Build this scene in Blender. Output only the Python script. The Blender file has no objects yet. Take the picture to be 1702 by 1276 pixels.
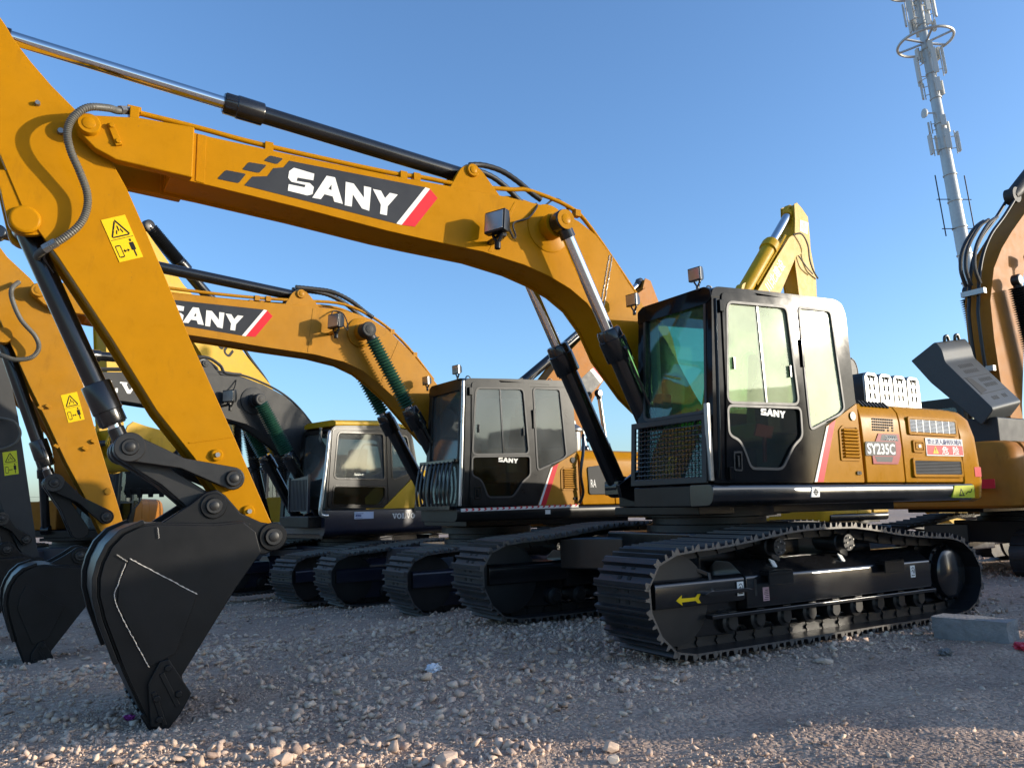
import bpy, bmesh, math, random
import numpy as np
from mathutils import Vector, Matrix, noise
from mathutils.geometry import tessellate_polygon
random.seed(7); rng = np.random.default_rng(7)
PI = math.pi
scn = bpy.context.scene
COL = scn.collection

# ------------------------------------------------------------------ materials
def new_mat(name):
    m = bpy.data.materials.new(name); m.use_nodes = True
    nt = m.node_tree; nt.nodes.clear()
    out = nt.nodes.new('ShaderNodeOutputMaterial')
    return m, nt, out
def paint(name, col, rough=.35, metal=0., coat=0., var=.12, dust=.0, dustcol=(.30, .25, .19), scale=6., bump=.0, spec=.5, rvar=.12, grime=0.):
    m, nt, out = new_mat(name); N = nt.nodes; L = nt.links
    b = N.new('ShaderNodeBsdfPrincipled'); L.new(b.outputs[0], out.inputs[0])
    tc = N.new('ShaderNodeTexCoord')
    n1 = N.new('ShaderNodeTexNoise'); n1.inputs['Scale'].default_value = scale; n1.inputs['Detail'].default_value = 6; n1.inputs['Roughness'].default_value = .62
    L.new(tc.outputs['Object'], n1.inputs['Vector'])
    r1 = N.new('ShaderNodeValToRGB')
    r1.color_ramp.elements[0].position = .3; r1.color_ramp.elements[1].position = .75
    r1.color_ramp.elements[0].color = tuple(c*(1-var) for c in col)+(1,)
    r1.color_ramp.elements[1].color = tuple(min(1, c*(1+var*.6)) for c in col)+(1,)
    L.new(n1.outputs['Fac'], r1.inputs[0]); last = r1.outputs[0]
    if dust > 0:
        n2 = N.new('ShaderNodeTexNoise'); n2.inputs['Scale'].default_value = 2.3; n2.inputs['Detail'].default_value = 9; n2.inputs['Roughness'].default_value = .7
        L.new(tc.outputs['Object'], n2.inputs['Vector'])
        r2 = N.new('ShaderNodeValToRGB'); r2.color_ramp.elements[0].position = .42; r2.color_ramp.elements[1].position = .8
        r2.color_ramp.elements[0].color = (0, 0, 0, 1); r2.color_ramp.elements[1].color = (dust, dust, dust, 1)
        L.new(n2.outputs['Fac'], r2.inputs[0])
        mx = N.new('ShaderNodeMix'); mx.data_type = 'RGBA'
        L.new(r2.outputs[0], mx.inputs[0]); L.new(last, mx.inputs[6]); mx.inputs[7].default_value = dustcol+(1,)
        last = mx.outputs[2]
    if grime > 0:
        mp = N.new('ShaderNodeMapping'); mp.inputs['Scale'].default_value = (1.2, 1.2, .35); L.new(tc.outputs['Object'], mp.inputs['Vector'])
        n4 = N.new('ShaderNodeTexNoise'); n4.inputs['Scale'].default_value = 5; n4.inputs['Detail'].default_value = 10; n4.inputs['Roughness'].default_value = .75; L.new(mp.outputs[0], n4.inputs['Vector'])
        r4 = N.new('ShaderNodeValToRGB'); r4.color_ramp.elements[0].position = .56; r4.color_ramp.elements[1].position = .80; r4.color_ramp.elements[0].color = (0, 0, 0, 1); r4.color_ramp.elements[1].color = (grime,)*3+(1,); L.new(n4.outputs['Fac'], r4.inputs[0])
        m4 = N.new('ShaderNodeMix'); m4.data_type = 'RGBA'; L.new(r4.outputs[0], m4.inputs[0]); L.new(last, m4.inputs[6]); m4.inputs[7].default_value = tuple(c*.35+.01 for c in col)+(1,)
        n5 = N.new('ShaderNodeTexNoise'); n5.inputs['Scale'].default_value = 55; n5.inputs['Detail'].default_value = 3; L.new(tc.outputs['Object'], n5.inputs['Vector'])
        r5 = N.new('ShaderNodeValToRGB'); r5.color_ramp.elements[0].position = .70; r5.color_ramp.elements[1].position = .76; r5.color_ramp.elements[0].color = (0, 0, 0, 1); r5.color_ramp.elements[1].color = (.5*min(1, grime*2),)*3+(1,); L.new(n5.outputs['Fac'], r5.inputs[0])
        m5 = N.new('ShaderNodeMix'); m5.data_type = 'RGBA'; L.new(r5.outputs[0], m5.inputs[0]); L.new(m4.outputs[2], m5.inputs[6]); m5.inputs[7].default_value = (.09, .07, .05, 1); last = m5.outputs[2]
    L.new(last, b.inputs['Base Color'])
    mr = N.new('ShaderNodeMapRange'); mr.inputs['To Min'].default_value = max(.03, rough-rvar); mr.inputs['To Max'].default_value = min(1, rough+rvar)
    L.new(n1.outputs['Fac'], mr.inputs['Value']); L.new(mr.outputs[0], b.inputs['Roughness'])
    b.inputs['Metallic'].default_value = metal
    b.inputs['Coat Weight'].default_value = coat; b.inputs['Coat Roughness'].default_value = .08
    b.inputs['Specular IOR Level'].default_value = spec
    if bump:
        bp = N.new('ShaderNodeBump'); bp.inputs['Strength'].default_value = bump; bp.inputs['Distance'].default_value = .01
        n3 = N.new('ShaderNodeTexNoise'); n3.inputs['Scale'].default_value = scale*5; n3.inputs['Detail'].default_value = 4
        L.new(tc.outputs['Object'], n3.inputs['Vector']); L.new(n3.outputs['Fac'], bp.inputs['Height']); L.new(bp.outputs[0], b.inputs['Normal'])
    return m
def glass(name, tint=(.55, .62, .55), film=.25, filmcol=(.55, .57, .45), rough=.05):
    m, nt, out = new_mat(name); N = nt.nodes; L = nt.links
    tr = N.new('ShaderNodeBsdfTransparent'); tr.inputs[0].default_value = tint+(1,)
    gl = N.new('ShaderNodeBsdfGlossy'); gl.inputs['Roughness'].default_value = rough; gl.inputs[0].default_value = (.9, .95, .92, 1)
    df = N.new('ShaderNodeBsdfDiffuse'); df.inputs[0].default_value = filmcol+(1,)
    lw = N.new('ShaderNodeLayerWeight'); lw.inputs[0].default_value = .5; pw = N.new('ShaderNodeMath'); pw.operation = 'POWER'; pw.inputs[1].default_value = 5; L.new(lw.outputs['Facing'], pw.inputs[0])
    fr = N.new('ShaderNodeMath'); fr.operation = 'MULTIPLY_ADD'; fr.inputs[1].default_value = .9; fr.inputs[2].default_value = .045; L.new(pw.outputs[0], fr.inputs[0])
    tc = N.new('ShaderNodeTexCoord'); n = N.new('ShaderNodeTexNoise'); n.inputs['Scale'].default_value = 2.5; n.inputs['Detail'].default_value = 8
    L.new(tc.outputs['Object'], n.inputs['Vector'])
    mr = N.new('ShaderNodeMapRange'); mr.inputs['From Min'].default_value = .3; mr.inputs['From Max'].default_value = .7
    mr.inputs['To Min'].default_value = film*.6; mr.inputs['To Max'].default_value = film*1.3; L.new(n.outputs['Fac'], mr.inputs[0])
    m1 = N.new('ShaderNodeMixShader'); L.new(mr.outputs[0], m1.inputs[0]); L.new(tr.outputs[0], m1.inputs[1]); L.new(df.outputs[0], m1.inputs[2])
    m2 = N.new('ShaderNodeMixShader'); L.new(fr.outputs[0], m2.inputs[0]); L.new(m1.outputs[0], m2.inputs[1]); L.new(gl.outputs[0], m2.inputs[2])
    L.new(m2.outputs[0], out.inputs[0])
    return m
MT = {}
MT['yellow'] = paint('golden yellow paint', (.425, .182, .003), .30, coat=.0, var=.08, dust=.10, dustcol=(.40, .21, .03), spec=.05, grime=0.45)
MT['yellow_dusty'] = paint('dusty golden paint', (.41, .178, .006), .45, coat=.0, var=.10, dust=.35, dustcol=(.36, .20, .05), spec=.18, grime=0.6)
MT['lemon'] = paint('lemon yellow paint', (.50, .29, .008), .45, coat=.0, var=.08, dust=.2, dustcol=(.44, .29, .06), spec=.2, grime=0.5)
MT['orange'] = paint('orange paint', (.40, .15, .02), .45, coat=.0, var=.10, dust=.35, dustcol=(.28, .14, .055), spec=.06, grime=0.6)
MT['black'] = paint('gloss black paint', (.008, .008, .009), .22, coat=.3, var=.3, dust=.08, dustcol=(.07, .065, .05), rvar=.08)
MT['cab_black'] = paint('polished black cab paint', (.007, .007, .008), .085, coat=.0, var=.3, dust=.06, dustcol=(.08, .075, .06), rvar=.04, spec=.10)
MT['dusty_black'] = paint('dusty black paint', (.010, .010, .010), .30, coat=.0, var=.3, dust=.25, dustcol=(.06, .057, .05), rvar=.08, spec=.28)
MT['bucket_black'] = paint('bucket black paint', (.006, .006, .0065), .42, coat=.0, var=.4, dust=.25, dustcol=(.028, .025, .022), bump=.03, spec=.25)
MT['navy'] = paint('dark navy paint', (.012, .014, .028), .34, coat=.3, var=.2, dust=.15, dustcol=(.06, .055, .06))
MT['charcoal'] = paint('charcoal grey paint', (.040, .040, .039), .55, coat=.0, var=.12, dust=.25, dustcol=(.075, .07, .062), spec=.2)
MT['grey_plastic'] = paint('dark grey hood paint', (.055, .057, .055), .45, coat=.0, var=.1, dust=.2, dustcol=(.11, .105, .09), spec=.25)
MT['silver_grille'] = paint('silver grille paint', (.42, .42, .40), .4, metal=.4, var=.2, dust=.3, dustcol=(.4, .38, .34))
MT['shoe'] = paint('track shoe steel', (.034, .033, .034), .5, metal=.3, var=.3, dust=.5, dustcol=(.085, .075, .068), bump=.1)
MT['shoe_clean'] = paint('black painted track shoe', (.020, .020, .023), .36, metal=.2, var=.3, dust=.2, dustcol=(.06, .055, .05), bump=.08)
MT['shoe_edge'] = paint('worn shoe edge', (.16, .15, .14), .4, metal=.5, var=.4, dust=.4, dustcol=(.10, .09, .08))
MT['dark_hole'] = paint('dark recess', (.006, .006, .006), .7, var=.2)
MT['rubber'] = paint('black rubber hose', (.018, .018, .018), .5, var=.2, dust=.3, dustcol=(.10, .09, .075))
MT['tan_hose'] = paint('dusty spiral hose', (.09, .085, .07), .5, var=.25, dust=.4, dustcol=(.2, .17, .12))
MT['chrome'] = paint('chromed rod', (.72, .72, .72), .12, metal=1., var=.05, rvar=.04)
MT['steel'] = paint('worn steel', (.30, .29, .27), .38, metal=.8, var=.2, dust=.3, dustcol=(.2, .17, .13))
MT['dark_steel'] = paint('dark worn steel', (.018, .017, .016), .45, metal=.2, var=.3, dust=.3, dustcol=(.05, .043, .036))
MT['green_bellows'] = paint('green rubber bellows', (.022, .10, .06), .45, var=.3, dust=.25, dustcol=(.10, .12, .08))
MT['black_bellows'] = paint('black rubber bellows', (.014, .014, .014), .5, var=.3, dust=.2, dustcol=(.07, .065, .05))
MT['decal_dark'] = paint('charcoal decal film', (.035, .037, .042), .4, var=.15, dust=.2, dustcol=(.08, .08, .075), spec=.15)
MT['white'] = paint('white decal film', (.78, .76, .70), .4, var=.05, spec=.15)
MT['red'] = paint('red decal film', (.62, .025, .035), .4, var=.06, spec=.15)
MT['dark_red'] = paint('dark red decal film', (.33, .03, .035), .4, var=.2, spec=.15)
MT['sticker_yellow'] = paint('yellow sticker film', (.80, .52, .01), .4, var=.04, spec=.15)
MT['lime'] = paint('lime sticker film', (.52, .55, .03), .4, var=.05, spec=.15)
MT['print_black'] = paint('black print', (.015, .015, .015), .5, var=.1, spec=.15)
MT['print_blue'] = paint('blue print', (.05, .07, .20), .5, var=.1, spec=.15)
MT['pale_sticker'] = paint('pale blue sticker', (.50, .56, .68), .4, var=.05, spec=.15)
MT['pink_sticker'] = paint('pink sticker', (.55, .33, .33), .5, var=.1, spec=.15)
MT['weld'] = paint('bare weld metal', (.50, .46, .40), .45, metal=.4, var=.2, spec=.6)
MT['lamp_glass'] = paint('lamp lens', (.35, .33, .29), .12, metal=.5, var=.2, coat=.5)
MT['interior'] = paint('cab interior plastic', (.05, .05, .048), .6, var=.2)
MT['interior_pale'] = paint('pale cab lining', (.33, .34, .30), .7, var=.1)
MT['seat_cover'] = paint('yellow green seat wrap', (.42, .55, .08), .35, var=.25, coat=.3)
MT['red_cloth'] = paint('red rag', (.6, .03, .04), .7, var=.2)
MT['concrete'] = paint('grey stone', (.30, .28, .26), .9, var=.3, scale=9, bump=.9, dust=.4, dustcol=(.40, .36, .32))
MT['paper'] = paint('white paper', (.72, .72, .74), .8, var=.06)
MT['litter_red'] = paint('red plastic litter', (.6, .03, .06), .5, var=.15)
MT['litter_pink'] = paint('magenta paper', (.45, .05, .3), .7, var=.2)
MT['galv'] = paint('galvanised steel', (.46, .46, .43), .45, metal=.35, var=.12, scale=3)
MT['antenna'] = paint('antenna radome', (.52, .52, .48), .5, var=.08)
MT['wood'] = paint('weathered pole', (.22, .19, .16), .8, var=.25)
MT['container'] = paint('container paint', (.50, .49, .46), .5, var=.2, dust=.4)
MT['silver_tape'] = paint('silver wrapped pipe', (.55, .54, .50), .3, metal=.7, var=.2)
MT['glass_side'] = glass('dusty side glass', (.66, .76, .54), .40, (.70, .74, .48), .035)
MT['glass_front'] = glass('tinted front glass', (.58, .82, .72), .05, (.4, .5, .45), .02)
MT['glass_dark'] = glass('dark cab glass', (.35, .38, .37), .16, (.40, .41, .39))
MT['glass_low'] = glass('clear lower glass', (.42, .45, .40), .03, (.2, .2, .18))

# ------------------------------------------------------------------ mesh builder
OFF = Vector((0, 0, 0))
class MB:
    def __init__(s): s.v = []; s.f = []; s.mi = []; s.cur = 0
    def add(s, vs, fs):
        o = len(s.v); s.v += [tuple(v) for v in vs]
        for f in fs: s.f.append(tuple(i+o for i in f)); s.mi.append(s.cur)
        return s
    def box(s, x0, x1, y0, y1, z0, z1):
        vs = [(x, y, z) for z in (z0, z1) for y in (y0, y1) for x in (x0, x1)]
        return s.add(vs, [(0, 2, 3, 1), (4, 5, 7, 6), (0, 1, 5, 4), (2, 6, 7, 3), (0, 4, 6, 2), (1, 3, 7, 5)])
    def obox(s, c, ax, ay, az):
        c, ax, ay, az = map(Vector, (c, ax, ay, az))
        vs = [c+i*ax+j*ay+k*az for k in (-1, 1) for j in (-1, 1) for i in (-1, 1)]
        return s.add(vs, [(0, 2, 3, 1), (4, 5, 7, 6), (0, 1, 5, 4), (2, 6, 7, 3), (0, 4, 6, 2), (1, 3, 7, 5)])
    def bar(s, p, q, w, h, up=(0, 0, 1)):
        p, q, up = Vector(p), Vector(q), Vector(up); d = (q-p); a = d.normalized()
        b = up.cross(a)
        if b.length < 1e-4: b = Vector((1, 0, 0)).cross(a)
        b.normalize(); c = a.cross(b)
        return s.obox((p+q)/2, d/2, b*w/2, c*h/2)
    def ext(s, poly, fn, a0, a1, holes=()):
        """extrude polygon (with holes) from a0 to a1; fn(u, v, a) gives the point"""
        loops = [list(poly)]+[list(h) for h in holes]
        def area(l): return sum(l[i][0]*l[(i+1) % len(l)][1]-l[(i+1) % len(l)][0]*l[i][1] for i in range(len(l)))
        loops[0] = loops[0] if area(loops[0]) > 0 else loops[0][::-1]
        for i in range(1, len(loops)):
            if area(loops[i]) > 0: loops[i] = loops[i][::-1]
        flat = [p for l in loops for p in l]; n = len(flat)
        vs = [fn(u, v, a0) for u, v in flat]+[fn(u, v, a1) for u, v in flat]
        fs = []
        if holes:
            tr = tessellate_polygon([[Vector((u, v, 0)) for u, v in l] for l in loops])
            for t in tr:
                t = tuple(t)
                (x0, y0), (x1, y1), (x2, y2) = (flat[i] for i in t)
                if (x1-x0)*(y2-y0)-(x2-x0)*(y1-y0) < 0: t = t[::-1]
                fs.append(t); fs.append(tuple(i+n for i in t[::-1]))
        else:
            fs.append(tuple(range(n))); fs.append(tuple(range(2*n-1, n-1, -1)))
        o = 0
        for l in loops:
            k = len(l)
            for i in range(k):
                a, b = o+i, o+(i+1) % k
                fs.append((b, a, a+n, b+n))
            o += k
        return s.add(vs, fs)
    def xz(s, poly, y0, y1, holes=()): return s.ext(poly, lambda u, v, a: (u, a, v), y0, y1, holes)
    def yz(s, poly, x0, x1, holes=()): return s.ext(poly, lambda u, v, a: (a, u, v), x0, x1, holes)
    def xy(s, poly, z0, z1, holes=()): return s.ext(poly, lambda u, v, a: (u, v, a), z0, z1, holes)
    def strip(s, pts, th, y0, y1, closed=False):
        """thin plate following an open XZ polyline"""
        P = [Vector(p) for p in pts]; n = len(P); off = []
        for i in range(n):
            a = P[max(0, i-1)]; b = P[min(n-1, i+1)]; t = (b-a).normalized(); off.append(P[i]+Vector((-t.y, t.x))*th)
        return s.xz([tuple(p) for p in P]+[tuple(p) for p in off[::-1]], y0, y1)
    def lathe(s, p, q, prof, n=24):
        """prof: list of (t along p->q in metres, radius)"""
        p, q = Vector(p), Vector(q); a = (q-p).normalized()
        b = a.orthogonal().normalized(); c = a.cross(b)
        vs = []; fs = []
        for t, r in prof:
            for i in range(n):
                th = 2*PI*i/n; vs.append(p+a*t+(b*math.cos(th)+c*math.sin(th))*r)
        m = len(prof)
        for k in range(m-1):
            for i in range(n):
                j = (i+1) % n; fs.append((k*n+i, k*n+j, (k+1)*n+j, (k+1)*n+i))
        fs.append(tuple(range(n-1, -1, -1))); fs.append(tuple((m-1)*n+i for i in range(n)))
        return s.add(vs, fs)
    def cyl(s, p, q, r, r2=None, n=24):
        L = (Vector(q)-Vector(p)).length
        return s.lathe(p, q, [(0, r), (L, r if r2 is None else r2)], n)
    def tube(s, pts, r, n=8, ridge=0., sub=6):
        P = smooth_path(pts, sub) if sub > 1 else [Vector(p) for p in pts]
        vs = []; fs = []; m = len(P); b = None
        for k in range(m):
            t = (P[min(m-1, k+1)]-P[max(0, k-1)]).normalized()
            if b is None: b = t.orthogonal().normalized()
            b = (b-t*b.dot(t)).normalized(); c = t.cross(b)
            rr = r*(1+(ridge if k % 2 else -ridge))
            for i in range(n):
                th = 2*PI*i/n; vs.append(P[k]+(b*math.cos(th)+c*math.sin(th))*rr)
        for k in range(m-1):
            for i in range(n):
                j = (i+1) % n; fs.append((k*n+i, k*n+j, (k+1)*n+j, (k+1)*n+i))
        fs.append(tuple(range(n-1, -1, -1))); fs.append(tuple((m-1)*n+i for i in range(n)))
        return s.add(vs, fs)
    def build(s, name, mats, parent=None, bevel=0., seg=2, smooth=True, loc=None, ang=38):
        me = bpy.data.meshes.new(name)
        o = OFF
        me.from_pydata([(x+o.x, y+o.y, z+o.z) for x, y, z in s.v], [], s.f)
        if isinstance(mats, str): mats = [mats]
        for k in mats: me.materials.append(MT[k] if isinstance(k, str) else k)
        if len(mats) > 1: me.polygons.foreach_set('material_index', s.mi)
        bm = bmesh.new(); bm.from_mesh(me); bmesh.ops.recalc_face_normals(bm, faces=bm.faces); bm.to_mesh(me); bm.free()
        if smooth:
            me.shade_smooth(); me.set_sharp_from_angle(angle=math.radians(ang))
        me.update()
        ob = bpy.data.objects.new(name, me); COL.objects.link(ob)
        if bevel:
            b = ob.modifiers.new('bevel', 'BEVEL'); b.width = bevel; b.segments = seg; b.limit_method = 'ANGLE'; b.angle_limit = math.radians(32)
            b.use_clamp_overlap = True; b.harden_normals = True
        if parent is not None: ob.parent = parent
        return ob
def smooth_path(pts, sub=6):
    P = [Vector(p) for p in pts]; out = []; n = len(P)
    for i in range(n-1):
        p0, p1, p2, p3 = P[max(0, i-1)], P[i], P[i+1], P[min(n-1, i+2)]
        for k in range(sub):
            t = k/sub
            out.append(.5*((2*p1)+(p2-p0)*t+(2*p0-5*p1+4*p2-p3)*t*t+(3*p1-p0-3*p2+p3)*t**3))
    out.append(P[-1]); return out
def rpoly(poly, r, n=5):
    out = []; k = len(poly); rs = r if isinstance(r, (list, tuple)) else [r]*k
    for i in range(k):
        p = Vector(poly[i]); a = Vector(poly[i-1])-p; b = Vector(poly[(i+1) % k])-p
        rr = min(rs[i], a.length*.45, b.length*.45)
        if rr < 1e-4: out.append(tuple(p)); continue
        s, e = p+a.normalized()*rr, p+b.normalized()*rr
        for j in range(n+1):
            t = j/n; q = s*(1-t)**2+p*2*t*(1-t)+e*t*t; out.append((q.x, q.y))
    return out
def inset(poly, d):
    n = len(poly); A = sum(poly[i][0]*poly[(i+1) % n][1]-poly[(i+1) % n][0]*poly[i][1] for i in range(n))
    sg = 1 if A > 0 else -1; out = []
    for i in range(n):
        p = Vector(poly[i]); a = (p-Vector(poly[i-1])).normalized(); b = (Vector(poly[(i+1) % n])-p).normalized()
        na = Vector((-a.y, a.x))*sg; nb = Vector((-b.y, b.x))*sg; m = (na+nb)
        if m.length < 1e-5: m = na
        m.normalize(); c = max(.35, m.dot(na)); q = p+m*d/c; out.append((q.x, q.y))
    return out
def smooth2(pts, sub=4): return [(p.x, p.y) for p in smooth_path([(a, b, 0) for a, b in pts], sub)]

def text_mesh(name, body, size, mat, parent, origin, ux, uy, bold=0., thick=.002, align='LEFT', width=None):
    cu = bpy.data.curves.new(name, 'FONT'); cu.body = body; cu.size = size; cu.offset = bold; cu.align_x = align; cu.extrude = thick/2; cu.resolution_u = 3
    tmp = bpy.data.objects.new(name+'_tmp', cu); COL.objects.link(tmp)
    dg = bpy.context.evaluated_depsgraph_get(); dg.update()
    me = bpy.data.meshes.new_from_object(tmp.evaluated_get(dg))
    bpy.data.objects.remove(tmp)
    me.name = name; me.materials.clear(); me.materials.append(MT[mat])
    ux, uy = Vector(ux), Vector(uy); nz = ux.cross(uy).normalized(); o = Vector(origin)+OFF
    sx = 1.
    if width and len(me.vertices):
        xs = [v.co.x for v in me.vertices]; sx = width/max(1e-6, max(xs)-min(xs))
    for v in me.vertices:
        c = v.co.copy(); v.co = o+ux*c.x*sx+uy*c.y+nz*c.z
    ob = bpy.data.objects.new(name, me); COL.objects.link(ob); ob.parent = parent
    return ob
def thing(name, label, cat, loc=(0, 0, 0), rz=0., group=None):
    o = bpy.data.objects.new(name, None); COL.objects.link(o); o.empty_display_size = .2
    o.location = loc; o.rotation_euler = (0, 0, rz); o['label'] = label; o['category'] = cat
    if group: o['group'] = group
    return o
def tag(o, label, cat, group=None):
    o['label'] = label; o['category'] = cat
    if group: o['group'] = group
    return o
# ------------------------------------------------------------------ excavator kit (metres, X forward, Y left, Z up)
TRACK = [(1.70, 0), (1.84, .012), (1.97, .06), (2.08, .20), (2.17, .40), (2.175, .52), (2.13, .65), (2.02, .76), (1.90, .80), (1.726, .822), (1.378, .838), (1.046, .872),
         (.70, .915), (.473, .937), (.089, .944), (-.243, .938), (-.55, .905), (-.919, .85), (-1.385, .812), (-1.78, .79), (-1.98, .72), (-2.12, .60), (-2.205, .44), (-2.19, .28), (-2.09, .115), (-1.95, .03), (-1.80, 0)]
def track_stations(n):
    P = [Vector((x, 0, z)) for x, z in TRACK]; m = len(P)
    seg = [(P[(i+1) % m]-P[i]).length for i in range(m)]; tot = sum(seg); out = []
    for k in range(n+1):
        s = tot*(k % n)/n; i = 0
        while s > seg[i]+1e-9: s -= seg[i]; i += 1
        out.append(P[i].lerp(P[(i+1) % m], s/seg[i]))
    return out, tot/n
NSH = 46
ST, PITCH = track_stations(NSH)
SHOES = {}
def shoe_mesh(width, mat):
    key = (width, mat)
    if key in SHOES: return SHOES[key]
    p = PITCH/2; b = MB()
    prof = [(-p-.006, -.052), (p*.98, -.052), (p*.98, -.036), (p*.80, -.034), (p*.74, 0), (p*.64, 0), (p*.54, -.036), (.014, -.038), (.007, 0), (-.008, 0), (-.018, -.038), (-p*.60, -.038), (-p*.72, 0), (-p*.84, 0), (-p-.006, -.020), (-p-.016, -.042)]
    b.xz(prof, -width/2, width/2); b.mi[0] = b.mi[1] = 2
    b.cur = 1
    for y in (-.075, .035):
        for x in (-.035, .05): b.box(x-.014, x+.014, y, y+.04, -.04, -.0335)
    o = b.build('track_shoe', [mat, 'dark_hole', 'shoe_edge'], None, smooth=False); me = o.data; bpy.data.objects.remove(o)
    SHOES[key] = me; return me
def crawler(root, yc, width, side, shoe_mat, frame_mat, shoes=True, rollers=True):
    """one crawler: link chain (> shoes), track frame (> rollers, idler, sprocket)"""
    o0 = OFF.copy()
    if shoes:
        ch = MB()
        for k in range(NSH):
            a, c = ST[k], ST[k+1]; t = (c-a).normalized(); n = Vector((t.z, 0, -t.x)); m = (a+c)/2-n*.085
            for s in (-.075, .075):
                ch.obox(m+Vector((0, yc+s, 0)), t*PITCH*.46, Vector((0, .016, 0)), n*.04)
            ch.cyl(a-n*.085+Vector((0, yc-.11, 0)), a-n*.085+Vector((0, yc+.11, 0)), .022, n=8)
        chain = ch.build('track_chain', 'dark_steel', root)
        me = shoe_mesh(width, shoe_mat)
        for k in range(NSH):
            a, c = ST[k], ST[k+1]; t = (c-a).normalized(); n = Vector((t.z, 0, -t.x)); y = n.cross(t)
            mid = (a+c)/2+Vector((0, yc, 0))+o0
            so = bpy.data.objects.new('track_shoe', me); COL.objects.link(so); so.parent = chain
            M = Matrix((t, y, n)).transposed().to_4x4(); M.translation = mid; so.matrix_local = M
    else:
        b = MB(); outer = [(p.x, p.z) for p in ST[:-1]]
        inn = inset(outer, .05); b.xz(outer, yc-width/2, yc+width/2, holes=[inn])
        for k in range(NSH):
            a, c = ST[k], ST[k+1]; t = (c-a).normalized(); n = Vector((t.z, 0, -t.x)); b.obox((a+c)/2+n*.008+Vector((0, yc, 0)), t*.014, Vector((0, width/2-.01, 0)), n*.02)
        b.build('crawler_track', shoe_mat, root)
    s = side; yo = yc+s*.225; yi = yc-s*.2
    f = MB()
    sec = [(yo, .30), (yo, .545), (yo-s*.03, .57), (yo-s*.16, .665), (yi+s*.1, .665), (yi, .56), (yi, .30)]
    f.yz(rpoly(sec, .03, 3), -1.42, 1.06)
    f.box(-1.44, 1.47, min(yo-s*.05, yo+s*.03), max(yo-s*.05, yo+s*.03), .265, .296)
    sec2 = [(yo-s*.01, .37), (yo-s*.01, .545), (yo-s*.06, .575), (yi+s*.04, .575), (yi, .54), (yi, .37)]
    f.yz(rpoly(sec2, .03, 3), 1.062, 1.99)
    f.xz([(1.07, .38), (1.98, .368), (1.90, .14), (1.15, .12), (1.07, .2)], yc-.12, yc+.12)
    f.xz([(-1.42, .6), (-1.75, .62), (-1.95, .45), (-1.75, .28), (-1.42, .3)], yi-.02, yi+.05)
    fr = f.build('track_frame', frame_mat, root, bevel=.012)
    if rollers:
        for k in range(9):
            x = -1.28+k*.31; r = MB()
            r.lathe((x, yc-.2, .215), (x, yc+.2, .215), [(0, .05), (.02, .06), (.03, .085), (.12, .085), (.13, .065), (.27, .065), (.28, .085), (.37, .085), (.38, .06), (.40, .05)], 16)
            r.obox((x, yo-s*.035, .25), (.045, 0, 0), (0, .012, 0), (0, 0, .05))
            r.build('track_roller', 'dark_steel', fr)
        for x in (.646, -.243):
            r = MB(); r.lathe((x, yc-.12, .765), (x, yo+s*.0, .765), [(0, .05), (.03, .075), (.25, .075), (.26, .062), (.30, .062), (.325, .074), (.345, .07)], 20)
            r.obox((x-.09, yc, .70), (.05, 0, .02), (0, .1, 0), (0, 0, .05))
            r.cur = 1
            for k in range(5):
                th = k*2*PI/5; r.cyl((x+.045*math.cos(th), yo+s*.008, .765+.045*math.sin(th)), (x+.045*math.cos(th), yo+s*.022, .765+.045*math.sin(th)), .008, n=8)
            r.build('carrier_roller', ['dark_steel', 'steel'], fr)
    d = MB(); d.lathe((1.74, yc-.16, .42), (1.74, yc+.16, .42), [(0, .14), (.01, .33), (.09, .35), (.1, .30), (.22, .30), (.23, .35), (.31, .33), (.32, .14)], 36)
    d.build('idler_wheel', 'dark_steel', fr)
    d = MB(); teeth = []
    for k in range(21):
        for j, (dr) in enumerate((.33, .385, .385, .33)):
            th = 2*PI*(k+(j+.2)/4.4)/21; teeth.append((-1.80+dr*math.cos(th), .415+dr*math.sin(th)))
    d.xz(teeth, yc-.035, yc+.035)
    d.lathe((-1.80, yc-.2, .415), (-1.80, yo+s*.01, .415), [(0, .2), (.05, .27), (.33, .27), (.34, .245), (.40, .235), (.425, .20)], 32)
    for k in range(14):
        th = 2*PI*k/14; d.cyl((-1.80+.255*math.cos(th), yc+s*.13, .415+.255*math.sin(th)), (-1.80+.255*math.cos(th), yc+s*.155, .415+.255*math.sin(th)), .014, n=6)
    d.build('sprocket', frame_mat, fr)
    for x0, x1 in ((-.90, -.62), (.60, .88)):
        st = MB(); st.box(x0, x1, min(yo-s*.02, yo+s*.075), max(yo-s*.02, yo+s*.075), .555, .575); st.box(x0, x1, min(yo+s*.06, yo+s*.075), max(yo+s*.06, yo+s*.075), .485, .56)
        for k in range(12):
            xx = x0+.012+k*(x1-x0-.024)/11; st.box(xx-.006, xx+.006, min(yo-s*.0, yo+s*.075), max(yo-s*.0, yo+s*.075), .575, .59)
        st.build('step', 'dusty_black', fr)
    return fr
def carbody(root, mat):
    b = MB(); b.box(-.75, .75, -.7, .7, .50, .86)
    for sx in (-1, 1):
        for sy in (-1, 1):
            b.ext([(sx*.35, sy*.55), (sx*.75, sy*.45), (sx*1.15, sy*1.0), (sx*.72, sy*1.02)], lambda u, v, a: (u, v, a), .48, .80)
    b.build('carbody', mat, root, bevel=.02)
    r = MB(); r.lathe((0, 0, .86), (0, 0, 1.09), [(0, .62), (.06, .62), (.07, .56), (.13, .56), (.14, .66), (.23, .66)], 40)
    r.build('slewing_ring', 'dark_steel', root)

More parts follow.
